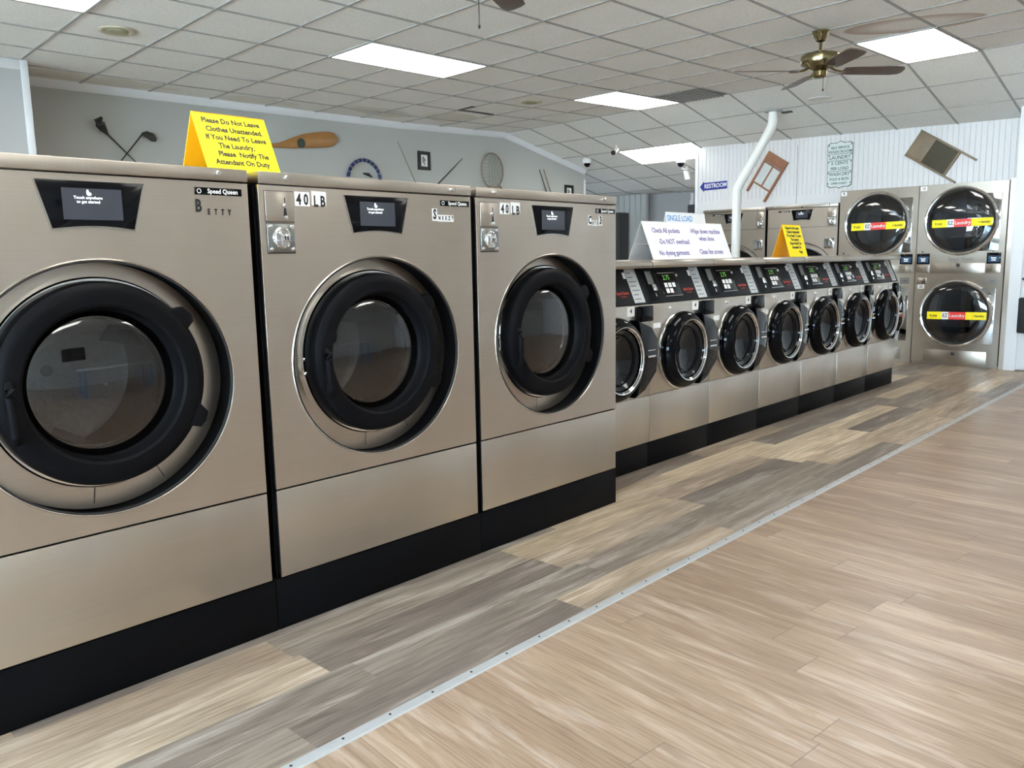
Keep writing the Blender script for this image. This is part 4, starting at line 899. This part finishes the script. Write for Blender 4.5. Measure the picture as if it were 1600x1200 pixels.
# round net
t = thing('landing_net', 'old round wire and cane net hanging on the grey wall behind the third big washer', 'net', (8.92, YW-.04, 2.60))
pts = [(.225*math.cos(2*PI*k/40), 0, .25*math.sin(2*PI*k/40)) for k in range(40)]
b = MB(); b.tube(pts, .011, 8, closed=True); b.tube([(.14, 0, -.2), (.22, 0, -.27), (.33, 0, -.40)], .012, 8); b.build('hoop', WOODG, t)
b = MB()
for k in range(9):
    x = -.09+k*.034; zz = .25*math.sqrt(max(0, 1-(x/.225)**2)); b.tube([(x, -.012, zz), (x+.004, -.03, 0), (x, -.012, -zz)], .0045, 6)
for k in range(7):
    z = -.16+k*.05; xx = .225*math.sqrt(max(0, 1-(z/.25)**2)); b.tube([(-xx, -.005, z), (-xx*.4, -.015, z+.005)], .003, 5)
b.build('mesh_strands', mat('grey_wire', (.25, .24, .20), .6), t)
b = MB(); b.box(-.08, .10, -.03, .0, -.34, -.22, .01); b.build('wooden_base', WOODG, t)

# ------------------------------------------------------------------ things on the beadboard wall (plane x = XB, seen from -x)
WB = Matrix.Translation((XB, 0, 0)) @ Matrix.Rotation(RZ, 4, 'Z')     # local x -> -y
def on_back(y, z, ang=0):  # frame with u to viewer's right, v up, w out of the wall
    Fm = frame((0, 0, 0), (0, -1, 0), (0, 0, 1)) @ Matrix.Rotation(ang, 4, 'Z'); return Fm
t = thing('restroom_sign', 'blue arrow sign reading RESTROOM pointing left on the white beadboard', 'sign', (XB-.002, 5.97, 2.275))
F = on_back(0, 0, math.radians(1)); b = MB(F); b.prism([(-.235, 0), (-.17, -.07), (-.17, -.052), (.19, -.052), (.19, .052), (-.17, .052), (-.17, .07)], 0, .006); b.build('plate', SIGNB, t, smooth=False)
b = MB(); b.mesh(text_mesh('RESTROOM', .082, bold=.0015, ext=.0005, sx=.82), F @ Matrix.Translation((.012, 0, .007))); b.build('lettering', WHITE, t, smooth=False)
# small washboard, glass ribs, two legs
def two_pt(py, pz, qy, qz): return math.atan2(qz-pz, -(qy-py))
an = two_pt(5.165, 2.667, 4.894, 2.493)
t = thing('washboard', 'brown wooden washboard with white ribbed glass hung slanting beside the white pipe', 'washboard', (XB-.003, (5.165+4.894)/2, (2.667+2.493)/2))
F = on_back(0, 0, an); w = .163
b = MB(F)
for s in (-1, 1): b.box(s*w-(.03 if s > 0 else 0), s*w+(.03 if s < 0 else 0), -.585, 0, 0, .03, .003)
b.box(-w, w, -.125, 0, .003, .028, .003); b.box(-w, w, -.15, -.135, .003, .028, .002); b.box(-w, w, -.445, -.425, .003, .028, .002); b.box(-.008, .008, -.43, -.14, .003, .026, .002)
b.build('frame', WOODB, t)
b = MB(F)
for k in range(22): b.box(-w+.02, -.008, -.424+k*.0125, -.417+k*.0125, .006, .018, .002, 1); b.box(.008, w-.02, -.424+k*.0125, -.417+k*.0125, .006, .018, .002, 1)
b.box(-w+.02, w-.02, -.425, -.15, .004, .009); b.build('ribbed_panel', RIBGL, t)
an = two_pt(3.267-.01, 2.703, 2.85, 2.40)
an = math.radians(-36)
t = thing('washboard', 'larger old washboard with dull metal ribs hung tilted above the rightmost dryers', 'washboard', (XB-.003, 3.345, 2.57))
# board runs from upper-left handle end to lower-right legs
F = on_back(0, 0, math.radians(57))
# local: v axis = along board towards its top, u = across
top = .02; w = .165
b = MB(F)
for s in (-1, 1): b.box(s*w-(.022 if s > 0 else 0), s*w+(.022 if s < 0 else 0), (-.70 if s > 0 else -.655), top, 0, .032, .003)
b.box(-w, w, -.19, top, .003, .026, .003); b.box(-w, w, -.51, -.485, .003, .028, .002)
b.build('frame', WOODW, t)
b = MB(F)
for k in range(24): b.box(-w+.02, w-.02, -.483+k*.0122, -.476+k*.0122, .008, .018, .002, 1)
b.box(-w+.02, w-.02, -.485, -.19, .004, .010); b.build('ribbed_panel', ZINC, t)
# word sign
t = thing('word_sign', 'tall pale sign with rows of grey lettering on the beadboard above the tall back washer', 'sign', (XB-.002, 4.225, 2.41))
F = on_back(0, 0, 0)
lp = [(-.15, -.25), (-.11, -.275), (-.04, -.268), (0, -.285), (.05, -.268), (.11, -.272), (.15, -.25), (.153, .24), (.12, .262), (.05, .258), (.0, .28), (-.05, .258), (-.12, .262), (-.155, .24)]
b = MB(F); b.prism([(x*1.045, z*1.03) for x, z in lp], 0, .005); b.build('dark_border', DARKCAB, t, smooth=False)
b = MB(F); b.prism(lp, .004, .008); b.build('plate', SIGNG, t, smooth=False)
b = MB()
for s, v, sz, sx in (('SELF SERVICE', .205, .042, .95), ('WASH ROOM', .155, .048, 1), ('LAUNDRY', .085, .066, .88), ('5 CENTS', .015, .056, 1), ('PER LOAD', -.05, .052, .95), ('WASH DRY', -.12, .056, .9), ('FOLD & IRON', -.18, .046, .85), ('OPEN DAILY', -.232, .036, 1)):
    b.mesh(text_mesh(s, sz, bold=.0010, ext=.0005, sx=sx), F @ Matrix.Translation((0, v, .0085)))
for v in (.125, .045, -.085): b.prism([(-.145, v), (.145, v), (.145, v+.006), (-.145, v+.006)], .008, .0088, M=F)
for sx in (-1, 1):
    for v in (-.23, -.1, .03, .12, .235): b.prism(ell(sx*.14, v, .008, .011, 10), .008, .0088, M=F)
b.build('lettering', mat('sign_dark_green', (.09, .13, .12), .5), t, smooth=False)
bpy.context.view_layer.update()
